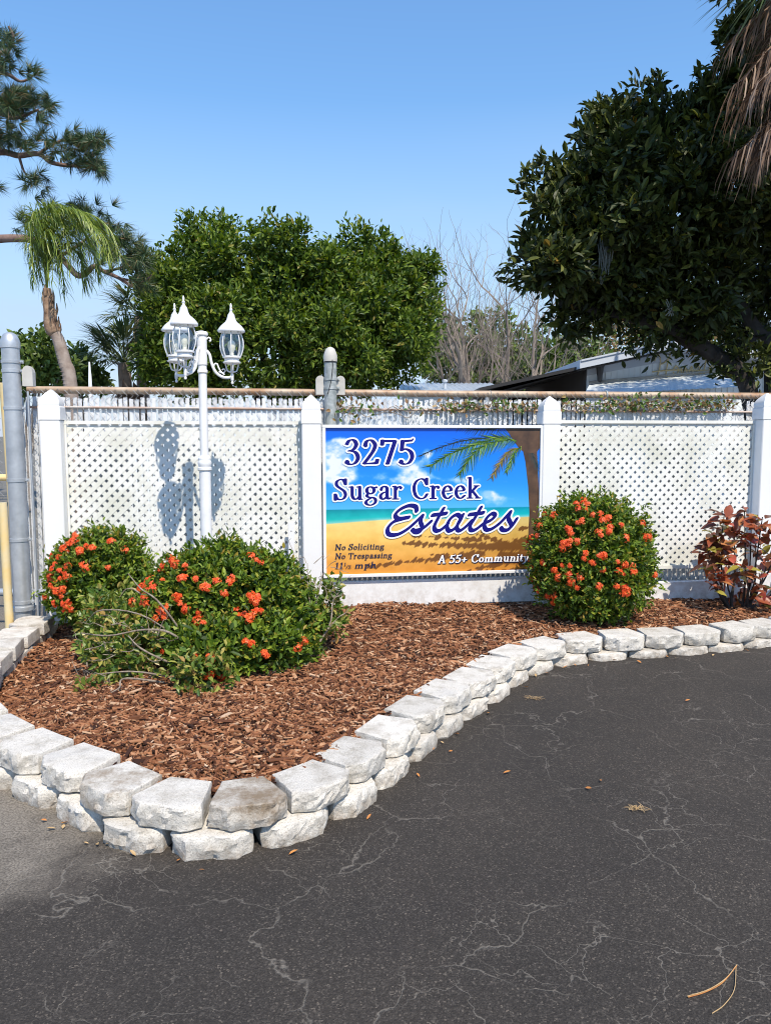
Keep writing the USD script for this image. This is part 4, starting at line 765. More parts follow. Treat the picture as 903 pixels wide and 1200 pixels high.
# croton
cb = np.array([*fence_pt(2.93, .42)[:2], .10]); cro = thing('croton_plant', 'red and bronze leaved croton plant in front of the right end post', 'plant', cb)
rc = np.random.default_rng(61)
tips = [(848, 605), (872, 598), (893, 606), (835, 625), (828, 640), (860, 630), (885, 632), (850, 655), (872, 660), (895, 655), (838, 668), (905, 640), (918, 620), (925, 660), (868, 690), (890, 685), (910, 690), (858, 612), (880, 615), (845, 640)]
croton_tips = []
for i, (x, y) in enumerate(tips):
    Yc = cb[1] + rc.uniform(-.22, .16); tp = at(x, y, Yc); croton_tips.append(tp)
    bs = cb + np.array([(.0 if x < 868 else .16) + rc.normal(0, .02), rc.normal(0, .02), 0]); mid = bs + (tp - bs) * .5 + np.array([(-.04 if x < 850 else .02), 0, -.02]) + rc.normal(0, .02, 3)
    part('stem', shift(tube(crom([bs, bs + (mid - bs) * .5 + rc.normal(0, .01, 3), mid, tp], 5), np.linspace(.011, .004, 16), 6), -cb), dark_bark, cro, True)
    for k in range(int(rc.integers(15, 21))):
        d = unit(rc.normal(size=3) * [1, 1, .5] + [0, 0, .35]); L = rc.uniform(.09, .17); W = L * rc.uniform(.36, .50); n0 = unit(np.array([0, -.3, 1]) + rc.normal(0, .35, 3)); p = tp + rc.normal(0, .03, 3) - np.array([0, 0, rc.uniform(0, .16)])
        S = unit(np.cross(d, n0)); U = np.cross(S, d); us = np.linspace(0, 1, 6); wd = np.sin(math.pi * us ** .8) * .98 + .02; V, F = [], []
        for u, w in zip(us, wd):
            c = p + d * L * u - np.array([0, 0, 1]) * L * .28 * u * u; wv = math.sin(u * 9 + k) * .004
            V += [c + S * w * W / 2 + U * (w * W * .18 + wv), c, c - S * w * W / 2 + U * (w * W * .18 - wv)]
        for q in range(5):
            o = q * 3; F += [[o, o + 1, o + 4, o + 3], [o + 1, o + 2, o + 5, o + 4]]
        part('leaf', (np.array(V) - cb, np.array(F)), croton_mats[int(rc.choice(5, p=[.34, .30, .16, .12, .08]))], cro, True)

# vine on the fence
rv = np.random.default_rng(63)
vine = thing('fence_vine', 'straggly half dried vine growing along the top of the slatted fence', 'vine', fence_pt(0, -.10, 0), FA)
for (s0, s1, zc) in ((-.42, .15, 1.80), (.1, .9, 1.82), (.7, 1.35, 1.83), (1.55, 2.4, 1.84), (2.1, 3.0, 1.86), (2.5, 3.25, 1.85)):
    for _ in range(3):
        xs = np.linspace(s0, s1, 9); part('runner', tube(crom(np.c_[xs, rv.normal(-.0, .014, 9), zc + rv.normal(0, .028, 9)], 4), .003, 4), twig_mat, vine, True)
def vleaves(s0, s1, zc, n, zs):
    P = np.c_[rv.uniform(s0, s1, n), rv.normal(-.02, .03, n), zc + rv.normal(0, zs, n)]; return leaf_mesh(P, rand_dirs(n, rv) + [0, -.3, -.2], rand_dirs(n, rv) + [0, -1, .4], rv.uniform(.03, .055, n), rv.uniform(.02, .032, n))
part('leaves', cat_meshes([vleaves(-.46, -.2, 1.80, 50, .05), vleaves(-.2, .5, 1.82, 40, .04), vleaves(.5, 1.35, 1.84, 190, .03), vleaves(1.5, 2.3, 1.85, 130, .035), vleaves(2.0, 3.2, 1.875, 330, .03)]), vine_leaf, vine, kind='stuff')

# ------------------------------------------------------------------ trees
def limb(pts, r0, r1, sides=8, wob=0., r=None, n=6):
    C = crom(np.asarray(pts, float), n); return tube(C, np.linspace(r0, r1, len(C)), sides)
def tree(name, label, base, lumps, n, L, W, mat, trunkmat, seed, limbs, trunk_r=.16, group=None, k=10, cr=.12, shell=(.55, 1.05), rough=.16, gap=0., spread=.9, up=.45, inner=.3):
    r = np.random.default_rng(seed); base = np.asarray(base, float); t = thing(name, label, 'tree', base, group=group)
    part('crown', shift(foliage(lumps, n, L, W, r, shell, k, cr, rough, up, 3.4, gap=gap, spread=spread), -base), mat, t, kind='stuff')
    if inner: part('inner_leaves', shift(foliage(lumps, int(n * inner), L * 1.4, W * 1.5, r, (.3, .75), 8, cr, .1, up, 2.4), -base), mat, t, kind='stuff')
    for i, (pts, r0, r1) in enumerate(limbs): part('trunk' if i == 0 else 'limb', shift(limb(pts, r0, r1), -base), trunkmat, t, True)
    return t
def E4(x, y, Y, rpx, ry=None, sy=1.0):
    m = Y / FPX; return at(x, y, Y), np.array([rpx * m, (ry or rpx * .8) * m, rpx * m * sy])
def clumps(lumps, n, r0, r1, Y, r, push=.85, front=.5):
    out = []
    for _ in range(n):
        c, R_ = lumps[int(r.integers(len(lumps)))]; d = rand_dirs(1, r)[0]; d[1] -= front; d = unit(d); q = r.uniform(r0, r1) * Y / FPX
        out.append((c + R_ * d * push, np.array([q * r.uniform(.9, 1.3), q, q * r.uniform(.7, 1.0)])))
    return out
# broad green tree in the middle
Yt = 17.0
lm = [E4(265, 335, Yt, 62), E4(330, 330, Yt - .4, 62), E4(395, 345, Yt, 62), E4(450, 345, Yt + .2, 55), E4(215, 365, Yt, 48), E4(480, 365, Yt + .4, 36), E4(235, 400, Yt - .3, 60), E4(310, 400, Yt - .6, 70), E4(400, 400, Yt - .3, 70), E4(460, 400, Yt, 48), E4(245, 312, Yt + .5, 40), E4(350, 312, Yt, 38), E4(420, 312, Yt + .3, 34), E4(200, 330, Yt + .8, 38), E4(490, 335, Yt + .5, 26), E4(215, 425, Yt, 50), E4(430, 425, Yt, 40)]
lm = [(c - ([0, 0, .42 if c[0] < -2.3 else .30] if c[2] > 3.9 else [0, 0, 0]), R_ * .86) for c, R_ in lm] + clumps(lm, 60, 11, 24, Yt, np.random.default_rng(171), .92)
bt = np.array([at(330, 450, Yt)[0], Yt, 0.])
tree('green_tree', 'broad bright green leafy tree behind the fence and the lamp post', bt, lm, 62000, .13, .055, tree_leaf, dark_bark, 71, [([bt, bt + (0, 0, 1.2), at(335, 420, Yt), at(340, 380, Yt)], .22, .1)] + [([bt + (0, 0, .9), at((330 + x) / 2, 425, Yt), at(x, y, Yt)], .12, .04) for x, y in ((240, 360), (400, 360), (455, 375), (290, 340), (430, 425), (370, 345))], k=12, cr=.17, shell=(.70, 1.08), rough=.24)
# dark tree on the right
Yd = 9.5
ld = [E4(670, 245, Yd, 54), E4(662, 300, Yd - .2, 46), E4(695, 200, Yd, 66), E4(700, 290, Yd - .4, 72), E4(765, 175, Yd, 60), E4(770, 250, Yd - .5, 85), E4(840, 145, Yd, 62), E4(850, 220, Yd - .6, 90), E4(800, 320, Yd - .3, 62), E4(735, 335, Yd - .2, 44), E4(912, 80, Yd, 58), E4(920, 150, Yd - .3, 95), E4(900, 300, Yd, 75), E4(652, 372, Yd + .2, 28, None, .8), E4(690, 345, Yd, 34), E4(880, 385, Yd + .4, 36), E4(745, 125, Yd + .3, 26), E4(690, 150, Yd + .3, 28), E4(645, 215, Yd + .2, 22), E4(865, 75, Yd + .3, 28)]
big = [(np.array(c, float), np.array(R, float)) for c, R in (((5.9, 9.0, 5.6), (1.5, 1.5, 1.6)), ((5.2, 8.4, 7.0), (1.6, 1.5, 1.3)), ((4.95, 8.0, 7.5), (1.0, 1.2, 1.0)), ((6.2, 10.5, 5.2), (1.6, 1.6, 1.7)))]
ld = [(c + [.17, 0, 0], R_ * .88) for c, R_ in ld] + clumps(ld[:13], 46, 13, 26, Yd, np.random.default_rng(173), .9)
bd = np.array([at(892, 470, Yd)[0], Yd, 0.])
D_ = lambda x, y, dy=0: at(x, y, Yd + dy)
dt = tree('dark_tree', 'large dark glossy leaved tree leaning over the house at the right', bd, ld, 25000, .135, .055, dark_leaf, dark_bark, 73,
     [([bd, bd + (.03, 0, .9), D_(876, 455), D_(844, 419), D_(808, 401), D_(773, 379), D_(742, 350), D_(705, 290)], .135, .045), ([D_(835, 415), D_(795, 388, -.1), D_(740, 372, -.2), D_(690, 362, -.1), D_(655, 355, 0)], .10, .03), ([bd + (.15, 0, 1.0), D_(905, 420), D_(880, 380), D_(850, 330, -.1), D_(800, 250, -.2)], .13, .05), ([D_(850, 440), D_(870, 405), D_(900, 390)], .08, .04), ([D_(860, 350), D_(850, 250), D_(860, 150)], .09, .03), ([D_(765, 385), D_(770, 300), D_(765, 200)], .07, .03), ([D_(735, 350), D_(680, 290), D_(650, 250)], .05, .02)],
     k=11, cr=.12, shell=(.45, 1.06), rough=.15, spread=.8, inner=.32)
part('upper_crown', shift(foliage(big, 14000, .16, .07, np.random.default_rng(74), (.3, 1.05), 10, .15, .15), -bd), dark_leaf, dt, kind='stuff')  # enlarged upper crown, mostly out of view, added to shade the tree below
rl = np.random.default_rng(75)
lt = [E4(780, 385, Yd, 55, 40, .45), E4(845, 400, Yd, 45, 30, .5), E4(700, 372, Yd, 30, 30, .5), E4(880, 430, Yd - .1, 26, 20, .8), E4(820, 365, Yd, 40, 30, .6)]
part('low_leaves', shift(foliage(lt, 2300, .12, .05, rl, (.2, 1.1), 7, .13, .2, .1), -bd), dark_leaf, dt, kind='stuff')
mo = []
for (x, y0, y1, n) in ((708, 275, 335, 26), (785, 350, 372, 10), (690, 300, 325, 8)):
    for _ in range(n):
        a = D_(x + rl.normal(0, 4), y0 + rl.uniform(0, 15), -.75); b = D_(x + rl.normal(0, 4), y0 + (y1 - y0) * rl.uniform(.5, 1), -.75); mo.append(tube([a, (a + b) / 2 + rl.normal(0, .02, 3), b], .006, 3))
ms = thing('hanging_moss', 'grey strands of moss hanging in the dark tree', 'moss', (0, 0, 0)); part('strands', cat_meshes(mo), moss_mat, ms, kind='stuff')

# dead fronded palm, top right
pb = np.array([4.55, 7.6, 0.]); dp = thing('skirted_palm', 'tall palm with brown dead fronds hanging at the upper right corner', 'palm tree', pb)
part('trunk', tube([(0, 0, 0), (.05, 0, 3), (0, 0, 6.2)], [.20, .18, .17], 12), palm_bark, dp, True)
def fan(base, dirv, stalk, rad, n, r, droop=.3, wid=.035, spread=2.4, out=True):
    d = unit(np.asarray(dirv, float)); hub = base + d * stalk; up = np.array([0, 0, 1.0]); S = unit(np.cross(d, up)); U = np.cross(S, d); ms = [tube([base, base + d * stalk * .5 + [0, 0, .04], hub], .012, 4)]
    for k in range(n):
        a = (k / (n - 1) - .5) * spread + r.normal(0, .03); e = unit(d * math.cos(a) + S * math.sin(a) + U * r.normal(0, .12)); l = rad * (.75 + .25 * math.cos(a)) * r.uniform(.85, 1.1); w = wid * r.uniform(.7, 1.2)
        sd = unit(np.cross(e, up) + 1e-6); p0, p1, p2 = hub, hub + e * l * .55 - [0, 0, droop * l * .15], hub + e * l - [0, 0, droop * l * (.5 + .5 * r.random())]
        V = np.array([p0, p1 + sd * w * .5, p1 - sd * w * .5, p2]); ms.append((V, np.array([[0, 1, 2], [1, 3, 2]])))
    return cat_meshes(ms)
def hang_frond(pts, n, ll, r, wid=.02, hang=1.0, wind=0.0):              # a drooping frond with long narrow strips
    C = crom(np.asarray(pts, float), 8); s_ = np.linspace(0, 1, len(C)); ms = [tube(C, np.linspace(.016, .005, len(C)), 4)]
    for k in range(n):
        f = .12 + .88 * (k + r.random()) / n; p = np.array([np.interp(f, s_, C[:, j]) for j in range(3)]); p1 = np.array([np.interp(min(f + .04, 1), s_, C[:, j]) for j in range(3)]); p0_ = np.array([np.interp(max(f - .04, 0), s_, C[:, j]) for j in range(3)])
        d = unit(p1 - p0_); side = unit(np.cross(d, [0, 0, 1.0]) + r.normal(0, .15, 3)) * (1 if k % 2 else -1); l = ll * r.uniform(.7, 1.1) * (.6 + .4 * math.sin(math.pi * min(f + .15, 1)))
        e1 = unit(d * .7 + side * .7 + [0, 0, -.1]); q1 = p + e1 * l * .4; q2 = q1 + unit(e1 * .5 + d * .2 + np.array([wind, 0, -hang])) * l * .35; q3 = q2 + unit(e1 * .15 + np.array([wind * .7, 0, -1.0 * hang]) + d * .15 + r.normal(0, .08, 3)) * l * .35
        w = unit(np.cross(e1, [0.1, .2, 1.0])) * wid * .5
        V = np.array([p - w * .6, p + w * .6, q1 - w, q1 + w, q2 - w * .8, q2 + w * .8, q3]); ms.append((V, np.array([[0, 1, 3], [0, 3, 2], [2, 3, 5], [2, 5, 4], [4, 5, 6]])))
    return cat_meshes(ms)
rp = np.random.default_rng(81)
for (x0, y0, x1, y1, x2, y2, Y) in ((985, 45, 930, 25, 868, 95, 7.3), (985, 60, 920, 60, 880, 110, 7.1), (985, 90, 950, 95, 905, 150, 7.0), (990, 20, 930, -15, 862, 40, 7.5), (995, 40, 950, 45, 895, 90, 6.9)):
    part('dead_frond', shift(hang_frond([at(x0, y0, 7.55), at((x0 + x1) / 2, min(y0, y1) - 12, (Y + 7.55) / 2), at(x1, y1, Y), at(x2, y2, Y)], 100, .85, rp, .014, .75), -pb), dead_frond, dp, label='brown dried frond')
for (x0, y0, x1, y1, x2, y2, Y) in ((985, 120, 930, 120, 868, 175, 7.2), (990, 130, 940, 135, 895, 180, 7.0), (985, 110, 925, 130, 885, 165, 7.35)):
    part('dead_frond', shift(hang_frond([at(x0, y0, 7.55), at((x0 + x1) / 2, min(y0, y1) - 8, (Y + 7.55) / 2), at(x1, y1, Y), at(x2, y2, Y)], 110, .80, rp, .014, .95), -pb), dead_frond, dp, label='brown dried frond')
for k in range(16):
    a = k * 2.4; el = .15 + .6 * rp.random(); part('live_frond', fan(np.array([0, 0, 6.3]), (math.cos(a) * math.cos(el), math.sin(a) * math.cos(el), math.sin(el) + .15), 1.0, 1.15, 34, rp, .35, .05, 3.2), fan_leaf, dp)
for (x2, y2) in ((840, -6), (858, 8)):
    part('live_frond', shift(fan(at(960, -70, 7.6), at(x2, y2, 7.3) - at(960, -70, 7.6), .55, .75, 22, rp, .3, .03, 1.5), -pb), fan_leaf, dp)

# queen palm at the left
Yp = 14.0; Q = lambda x, y, dy=0.: at(x, y, Yp + dy)
qb = np.array([Q(92, 520)[0], Yp, 0.]); qp = thing('queen_palm', 'leaning palm with drooping windblown green fronds at the left', 'palm tree', qb)
part('trunk', shift(tube(crom([qb, Q(83, 455), Q(76, 425), Q(69, 400), Q(63, 388)], 6), np.linspace(.128, .098, 25), 14), -qb), palm_bark, qp, True)
rings = [tube([Q(83 - 14 * u, 455 - 56 * u) + np.array([.112 * math.cos(a), .112 * math.sin(a), 0]) * (1.06 - .15 * u) for a in np.linspace(0, 6.283, 13)], .006, 4) for u in np.linspace(0, .95, 12)]
part('trunk_rings', shift(cat_meshes(rings), -qb), palm_bark, qp, kind='stuff')
part('crown_shaft', shift(tube(crom([Q(65, 392), Q(60, 382), Q(58, 365), Q(56, 350), Q(55, 338)], 4), [.10, .115, .125, .128, .125, .12, .115, .108, .10, .098, .095, .09, .085, .08, .078, .075, .07], 14), -qb), palm_boot, qp, True)
rq = np.random.default_rng(83); bo = []
for k in range(16):
    u = k / 16; c = Q(63 - 7 * u, 392 - 48 * u); a = k * 2.4; o = np.array([math.cos(a), math.sin(a), 0]); bo.append(tube([c + o * .075, c + o * (.125 - .04 * u) + [0, 0, .09], c + o * (.13 - .05 * u) + [0, 0, .20]], [.036, .026, .007], 5))
part('old_leaf_base', shift(cat_meshes(bo), -qb), palm_boot, qp, True)
hub = Q(55, 338)
fr_ = [[(58, 285), (80, 252), (104, 250), (128, 268), (142, 300)], [(50, 280), (44, 252), (38, 252), (36, 285), (40, 325)], [(54, 275), (60, 244), (74, 242), (92, 262), (104, 300)], [(58, 300), (84, 285), (108, 292), (118, 322)], [(54, 300), (60, 285), (70, 300), (76, 345)], [(50, 300), (42, 275), (44, 300), (52, 345)], [(56, 285), (76, 258), (98, 268), (110, 300), (112, 330)], [(52, 295), (50, 262), (58, 248), (75, 262), (88, 300)], [(56, 290), (68, 255), (88, 245), (108, 262), (120, 295)], [(60, 300), (82, 268), (106, 262), (124, 280), (132, 305)], [(50, 300), (44, 265), (40, 250), (42, 275), (46, 318)], [(50, 305), (42, 285), (38, 290), (40, 330)],
       [(58, 300), (72, 275), (90, 280), (98, 312), (100, 335)], [(54, 280), (54, 248), (64, 244), (78, 275), (84, 315)], [(56, 300), (62, 275), (70, 285), (74, 325)], [(52, 300), (50, 270), (52, 262), (60, 300), (62, 330)], [(60, 305), (78, 290), (94, 300), (104, 330)], [(57, 280), (72, 248), (96, 250), (116, 275), (126, 300)]]
for k, pts in enumerate(fr_):
    dy = rq.uniform(-.8, .8); C = [hub] + [Q(x, y, dy * (i + 1) / len(pts)) for i, (x, y) in enumerate(pts)]
    part('frond', shift(hang_frond(C, 100, .50, rq, .016, .5, .2), -qb), palm_leaf, qp)
# pine behind it
Yn = 15.5; N_ = lambda x, y, dy=0.: at(x, y, Yn + dy)
nb = np.array([N_(-90, 500)[0], Yn, 0.]); pine = thing('pine_tree', 'pine tree reaching in from the left edge with crooked branches', 'pine tree', nb)
part('trunk', shift(limb([nb, N_(-85, 300), N_(-70, 100), N_(-60, -60)], .24, .12, 10), -nb), pine_bark, pine, True)
brs = [([(-80, 285), (-20, 281), (20, 279), (45, 283), (70, 300), (90, 322), (103, 318), (110, 312), (122, 318), (140, 326), (155, 336)], .09, .03), ([(122, 318), (140, 314), (152, 306)], .03, .015), ([(110, 312), (130, 300), (145, 285)], .03, .012), ([(70, 300), (95, 285), (120, 262), (135, 268)], .035, .012), ([(140, 326), (165, 330), (178, 322)], .03, .012),
       ([(-75, 190), (-20, 180), (5, 178), (22, 182), (45, 180), (60, 190), (85, 194), (100, 190), (112, 196)], .075, .02), ([(22, 182), (28, 200), (38, 214)], .03, .012), ([(45, 180), (70, 165), (100, 166), (110, 172)], .03, .012), ([(85, 194), (105, 197), (122, 204)], .025, .01), ([(-75, 140), (-10, 132), (18, 138), (45, 128)], .06, .02), ([(-70, 90), (0, 85), (25, 95), (45, 84)], .05, .015), ([(-68, 60), (0, 62), (15, 45), (10, 30)], .05, .02)]
for pts, a, b in brs: part('branch', shift(limb([N_(x, y, rq.normal(0, .1)) for x, y in pts], a, b, 6), -nb), pine_bark, pine, True)
tuft = []
def tufts(x0, y0, x1, y1, n, sx=6, sy=6):
    for _ in range(n):
        u = rq.random(); tuft.append(N_(x0 + (x1 - x0) * u + rq.normal(0, sx), y0 + (y1 - y0) * u + rq.normal(0, sy), rq.normal(0, .35)))
for a in ((-12, 100, 8, 60, 20, 6, 6), (-10, 118, 40, 112, 26, 6, 6), (80, 165, 115, 172, 20, 6, 5), (-10, 40, 12, 50, 20, 6, 7), (-10, 72, 16, 72, 10, 6, 5), (20, 85, 45, 84, 8, 3, 4), (-15, 120, 55, 122, 70, 6, 9), (-10, 140, 10, 108, 26, 8, 6), (5, 160, 30, 168, 22, 6, 5), (-10, 160, 0, 150, 8, 4, 8), (45, 162, 118, 168, 44, 6, 5), (60, 178, 120, 195, 40, 7, 5), (112, 200, 122, 203, 6, 3, 3), (30, 205, 48, 218, 16, 4, 5), (-12, 220, 0, 222, 3, 2, 2), (30, 262, 95, 245, 34, 8, 8), (95, 262, 150, 285, 60, 10, 9), (120, 300, 165, 300, 46, 9, 9), (20, 272, 35, 262, 6, 4, 4), (150, 320, 175, 330, 14, 6, 6), (60, 240, 130, 258, 20, 8, 5)): tufts(*a)
tuft = np.array(tuft); m = 46; nT = len(tuft); P = np.repeat(tuft, m, 0); ax = np.repeat(unit(rand_dirs(nT, rq) + [.35, 0, .1]), m, 0); d = unit(ax + rand_dirs(nT * m, rq) * .85); l = rq.uniform(.16, .30, (nT * m, 1)); P = P + d * rq.uniform(0, .06, (nT * m, 1))
w = unit(np.cross(d, rand_dirs(nT * m, rq))) * .0062; V = np.stack([P - w, P + w, P + d * l - [0, 0, .02]], 1).reshape(-1, 3)
part('needles', shift((V, np.arange(len(V)).reshape(-1, 3)), -nb), pine_needle, pine, kind='stuff')
# fan palms
def fan_palm(x, yb, ytop, Y, label, seed, n, rad, skirt):
    r = np.random.default_rng(seed); b = np.array([at(x, 500, Y)[0], Y, 0.]); h = at(x, ytop, Y)[2]; t = thing('fan_palm', label, 'palm tree', b)
    part('trunk', tube([(0, 0, 0), (0.03, 0, h * .5), (0, 0, h)], [.16, .15, .14], 10), palm_bark, t, True)
    for k in range(n):
        a = k * 2.4 + r.normal(0, .2); el = r.uniform(-.35, 1.1); part('frond', fan(np.array([0, 0, h]), (math.cos(a) * math.cos(el), math.sin(a) * math.cos(el), math.sin(el)), rad * .5, rad * .75, 26, r, .35, .05, 3.4), fan_leaf, t)
    for k in range(skirt):
        a = k * 2.4; part('dead_frond', fan(np.array([0, 0, h - .05 * (k % 5)]), (math.cos(a) * .45, math.sin(a) * .45, -1), rad * .4, rad * .5, 18, r, .3, .05, 1.8), dead_frond, t)
fan_palm(168, 450, 372, 19., 'fan palm with a brown skirt beside the broad green tree', 85, 22, 1.0, 14)
fan_palm(148, 450, 425, 17.5, 'low bushy fan palm just above the fence rail', 86, 26, 1.15, 4)

# leafy trees low on the left and greenery behind the bare trees
def small_tree(name, label, x, Y, lumps, n, seed, mat=tree_leaf_b, L=.16, W=.09, gap=0., k=7, cr=.16):
    b = np.array([at(x, 500, Y)[0], Y, 0.]); r = np.random.default_rng(seed)
    tree(name, label, b, lumps, n, L, W, mat, bark, seed, [([b, b + (0, 0, 1.), lumps[0][0]], .09, .03)] + [([b + (0, 0, 1.), (b + (0, 0, 1.) + l[0]) / 2 + r.normal(0, .08, 3), l[0]], .05, .015) for l in lumps[1:]], k=k, cr=cr, shell=(.2, 1.1), rough=.25, gap=gap, inner=0)
small_tree('leafy_tree', 'loose leafy tree behind the silver gate post', 30, 16., [E4(20, 430, 16., 26), E4(48, 430, 16., 22), E4(5, 415, 16, 16), E4(50, 405, 16, 12), E4(70, 440, 16, 20), E4(25, 400, 16, 8)], 2300, 91)
small_tree('leafy_tree', 'small yellow green leafy tree right of the leaning palm trunk', 95, 18., [E4(95, 437, 18., 16), E4(88, 420, 18, 8), E4(112, 445, 18, 12), E4(80, 445, 18, 14)], 1500, 92)
Yg = 27.
small_tree('green_thicket', 'mid green bushy growth behind the bare trees', 560, Yg, [E4(530, 425, Yg, 36), E4(575, 400, Yg, 34), E4(600, 430, Yg, 40), E4(640, 425, Yg, 34), E4(560, 440, Yg, 30), E4(510, 410, Yg + 1, 26), E4(525, 390, Yg + 1, 18)], 9000, 93, L=.22, W=.11)
small_tree('green_thicket', 'yellow green bushes just left of the white house roof', 660, Yg - 4, [E4(650, 432, Yg - 4, 26), E4(678, 415, Yg - 4, 22), E4(620, 440, Yg - 4, 18), E4(690, 435, Yg - 4, 20)], 4500, 94, L=.18, W=.09)
small_tree('dry_tree', 'brownish sparse tree seen under the dark crown above the house', 740, 30., [E4(720, 395, 30, 30), E4(755, 385, 30, 26), E4(790, 395, 30, 24), E4(705, 375, 30, 18), E4(860, 405, 30, 22), E4(835, 385, 30, 20)], 3200, 95, mat=vine_leaf, L=.2, W=.1)
rbx = np.random.default_rng(97)
def bare(x, Y, px_h, lean, seed, label, r0=.12):
    r = np.random.default_rng(seed); b = np.array([at(x, 500, Y)[0], Y, 0.]); top = at(x, 470 - px_h, Y)[2]; t = thing('bare_tree', label, 'tree', b); main, twigs = [], []
    def grow(p, d, l, rad, dep):
        n = 5; pts = [p]
        for i in range(n): d = unit(d + r.normal(0, .13, 3) + [0, 0, .05]); pts.append(pts[-1] + d * l / n)
        (main if dep < 2 else twigs).append(tube(pts, np.linspace(rad, rad * .55, n + 1), 6 if dep < 2 else 3, False))
        if dep >= 5: return
        for k in range(int(r.integers(2, 4)) - (1 if dep >= 3 else 0)):
            q = pts[int(r.integers(2, n + 1))]; grow(q, unit(d + rand_dirs(1, r)[0] * (.62 + .06 * dep)), l * r.uniform(.55, .8), rad * .42, dep + 1)
        grow(pts[-1], unit(d + r.normal(0, .25, 3)), l * .72, rad * .55, dep + 1)
    grow(np.zeros(3), unit(np.array([lean, 0, 1.])), top * .42, r0, 0)
    part('trunk', cat_meshes(main), bare_bark, t, True); part('twigs', cat_meshes(twigs), bare_bark, t, kind='stuff')
for x, Y, h, ln, sd, lb, r0 in ((528, 21., 165, .02, 101, 'leafless grey tree closest to the broad green tree', .13), (556, 22., 205, -.08, 102, 'tall leafless grey tree with a forked trunk in the middle of the bare trees', .14), (580, 23., 180, .10, 103, 'leafless grey tree between the forked bare tree and the dark tree', .12), (600, 21.5, 175, .0, 104, 'leafless grey tree nearest to the dark tree crown', .12), (545, 20.5, 90, -.15, 105, 'short leaning leafless tree in front of the bare trees', .08), (615, 20.5, 85, .2, 106, 'short leafless tree beside the carport roof', .08), (572, 20.2, 80, .1, 107, 'low tangled leafless sapling above the metal roof', .06)): bare(x, Y, h, ln, sd, lb, r0)
bv = []
for _ in range(150):
    x, y = rbx.uniform(500, 640), rbx.uniform(395, 450); a = at(x, y, 21 + rbx.normal(0, .5)); dd = unit(np.array([rbx.normal(0, .5), rbx.normal(0, .3), rbx.choice([-1, 1]) * rbx.uniform(.3, 1)])); l = rbx.uniform(.3, 1.1); bv.append(tube([a, a + dd * l * .5 + rbx.normal(0, .05, 3), a + dd * l], .0045, 3, False))
bb = thing('dry_brush', 'tangled grey dry vines and twigs between the bare trunks', 'brush', kind='stuff'); part('twigs', cat_meshes(bv), bare_bark, bb)

# ------------------------------------------------------------------ house, carport, roofs
Yh = 14.0; Hh = lambda x, y, dy=0.: at(x, y, Yh + dy)
house = thing('mobile_home', 'white mobile home with low gable roof and wall lantern behind the fence', 'house', (0, 0, 0))
def prism(pts_front, depth):                                   # pts: list of 3-D points of a planar front, extruded along +y
    p = np.array(pts_front, float); n = len(p); V = np.vstack([p, p + [0, depth, 0]]); g = trimesh.creation.triangulate_polygon(Polygon(p[:, [0, 2]]), engine='earcut'); vv, ff = g
    order = [int(np.argmin(np.linalg.norm(p[:, [0, 2]] - q, axis=1))) for q in vv]; ff = np.array([[order[i] for i in t] for t in ff]); F = list(ff) + [t[::-1] + n for t in ff]
    for i in range(n): j = (i + 1) % n; F += [np.array([i, j, j + n]), np.array([i, j + n, i + n])]
    return V, np.array(F)
xl, xr_ = Hh(687, 450)[0], Hh(905, 450)[0]; zr = lambda x: np.interp(x, [xl, Hh(778, 410)[0], Hh(960, 425)[0]], [Hh(687, 429)[2], Hh(778, 410)[2], Hh(960, 432)[2]]); zb = Hh(700, 448)[2]
xm = Hh(778, 410)[0]
part('wall', prism([(xl, Yh, .2), (xr_, Yh, .2), (xr_, Yh, zr(xr_)), (xm, Yh, zr(xm)), (xl, Yh, zr(xl))], 6.), house_white, house)
k = 0; x = xl + .02
while x < xr_:                                                 # siding ribs
    part('siding_rib', bx(x, x + .018, Yh - .012, Yh - .001, zb - .3, zr(x) - .17), house_white, house); x += .105
def slope(x0, y0, x1, y1, thick, d0, d1, mat, nm):
    a, b = Hh(x0, y0), Hh(x1, y1); part(nm, prism([(a[0], Yh + d0, a[2] - thick), (b[0], Yh + d0, b[2] - thick), (b[0], Yh + d0, b[2]), (a[0], Yh + d0, a[2])], d1 - d0), mat, house)
slope(672, 425, 779, 402, .14, -.45, 6., house_trim, 'roof_fascia'); slope(779.5, 402, 960, 424, .14, -.45, 6., house_trim, 'roof_fascia')
slope(673, 424.2, 779, 401.2, .03, -.47, 6.05, house_trim, 'roof_edge'); slope(673, 434.3, 779, 411.3, .03, -.40, 6., dark_brown, 'drip_edge')
part('gable_panel', prism([(xl, Yh - .03, zr(xl) - .17), (xm, Yh - .03, zr(xm) - .21), (xr_, Yh - .03, zr(xr_) - .21), (xr_, Yh - .03, zr(xr_) - .02), (xm, Yh - .03, zr(xm) - .02), (xl, Yh - .03, zr(xl) - .02)], .025), house_trim, house)
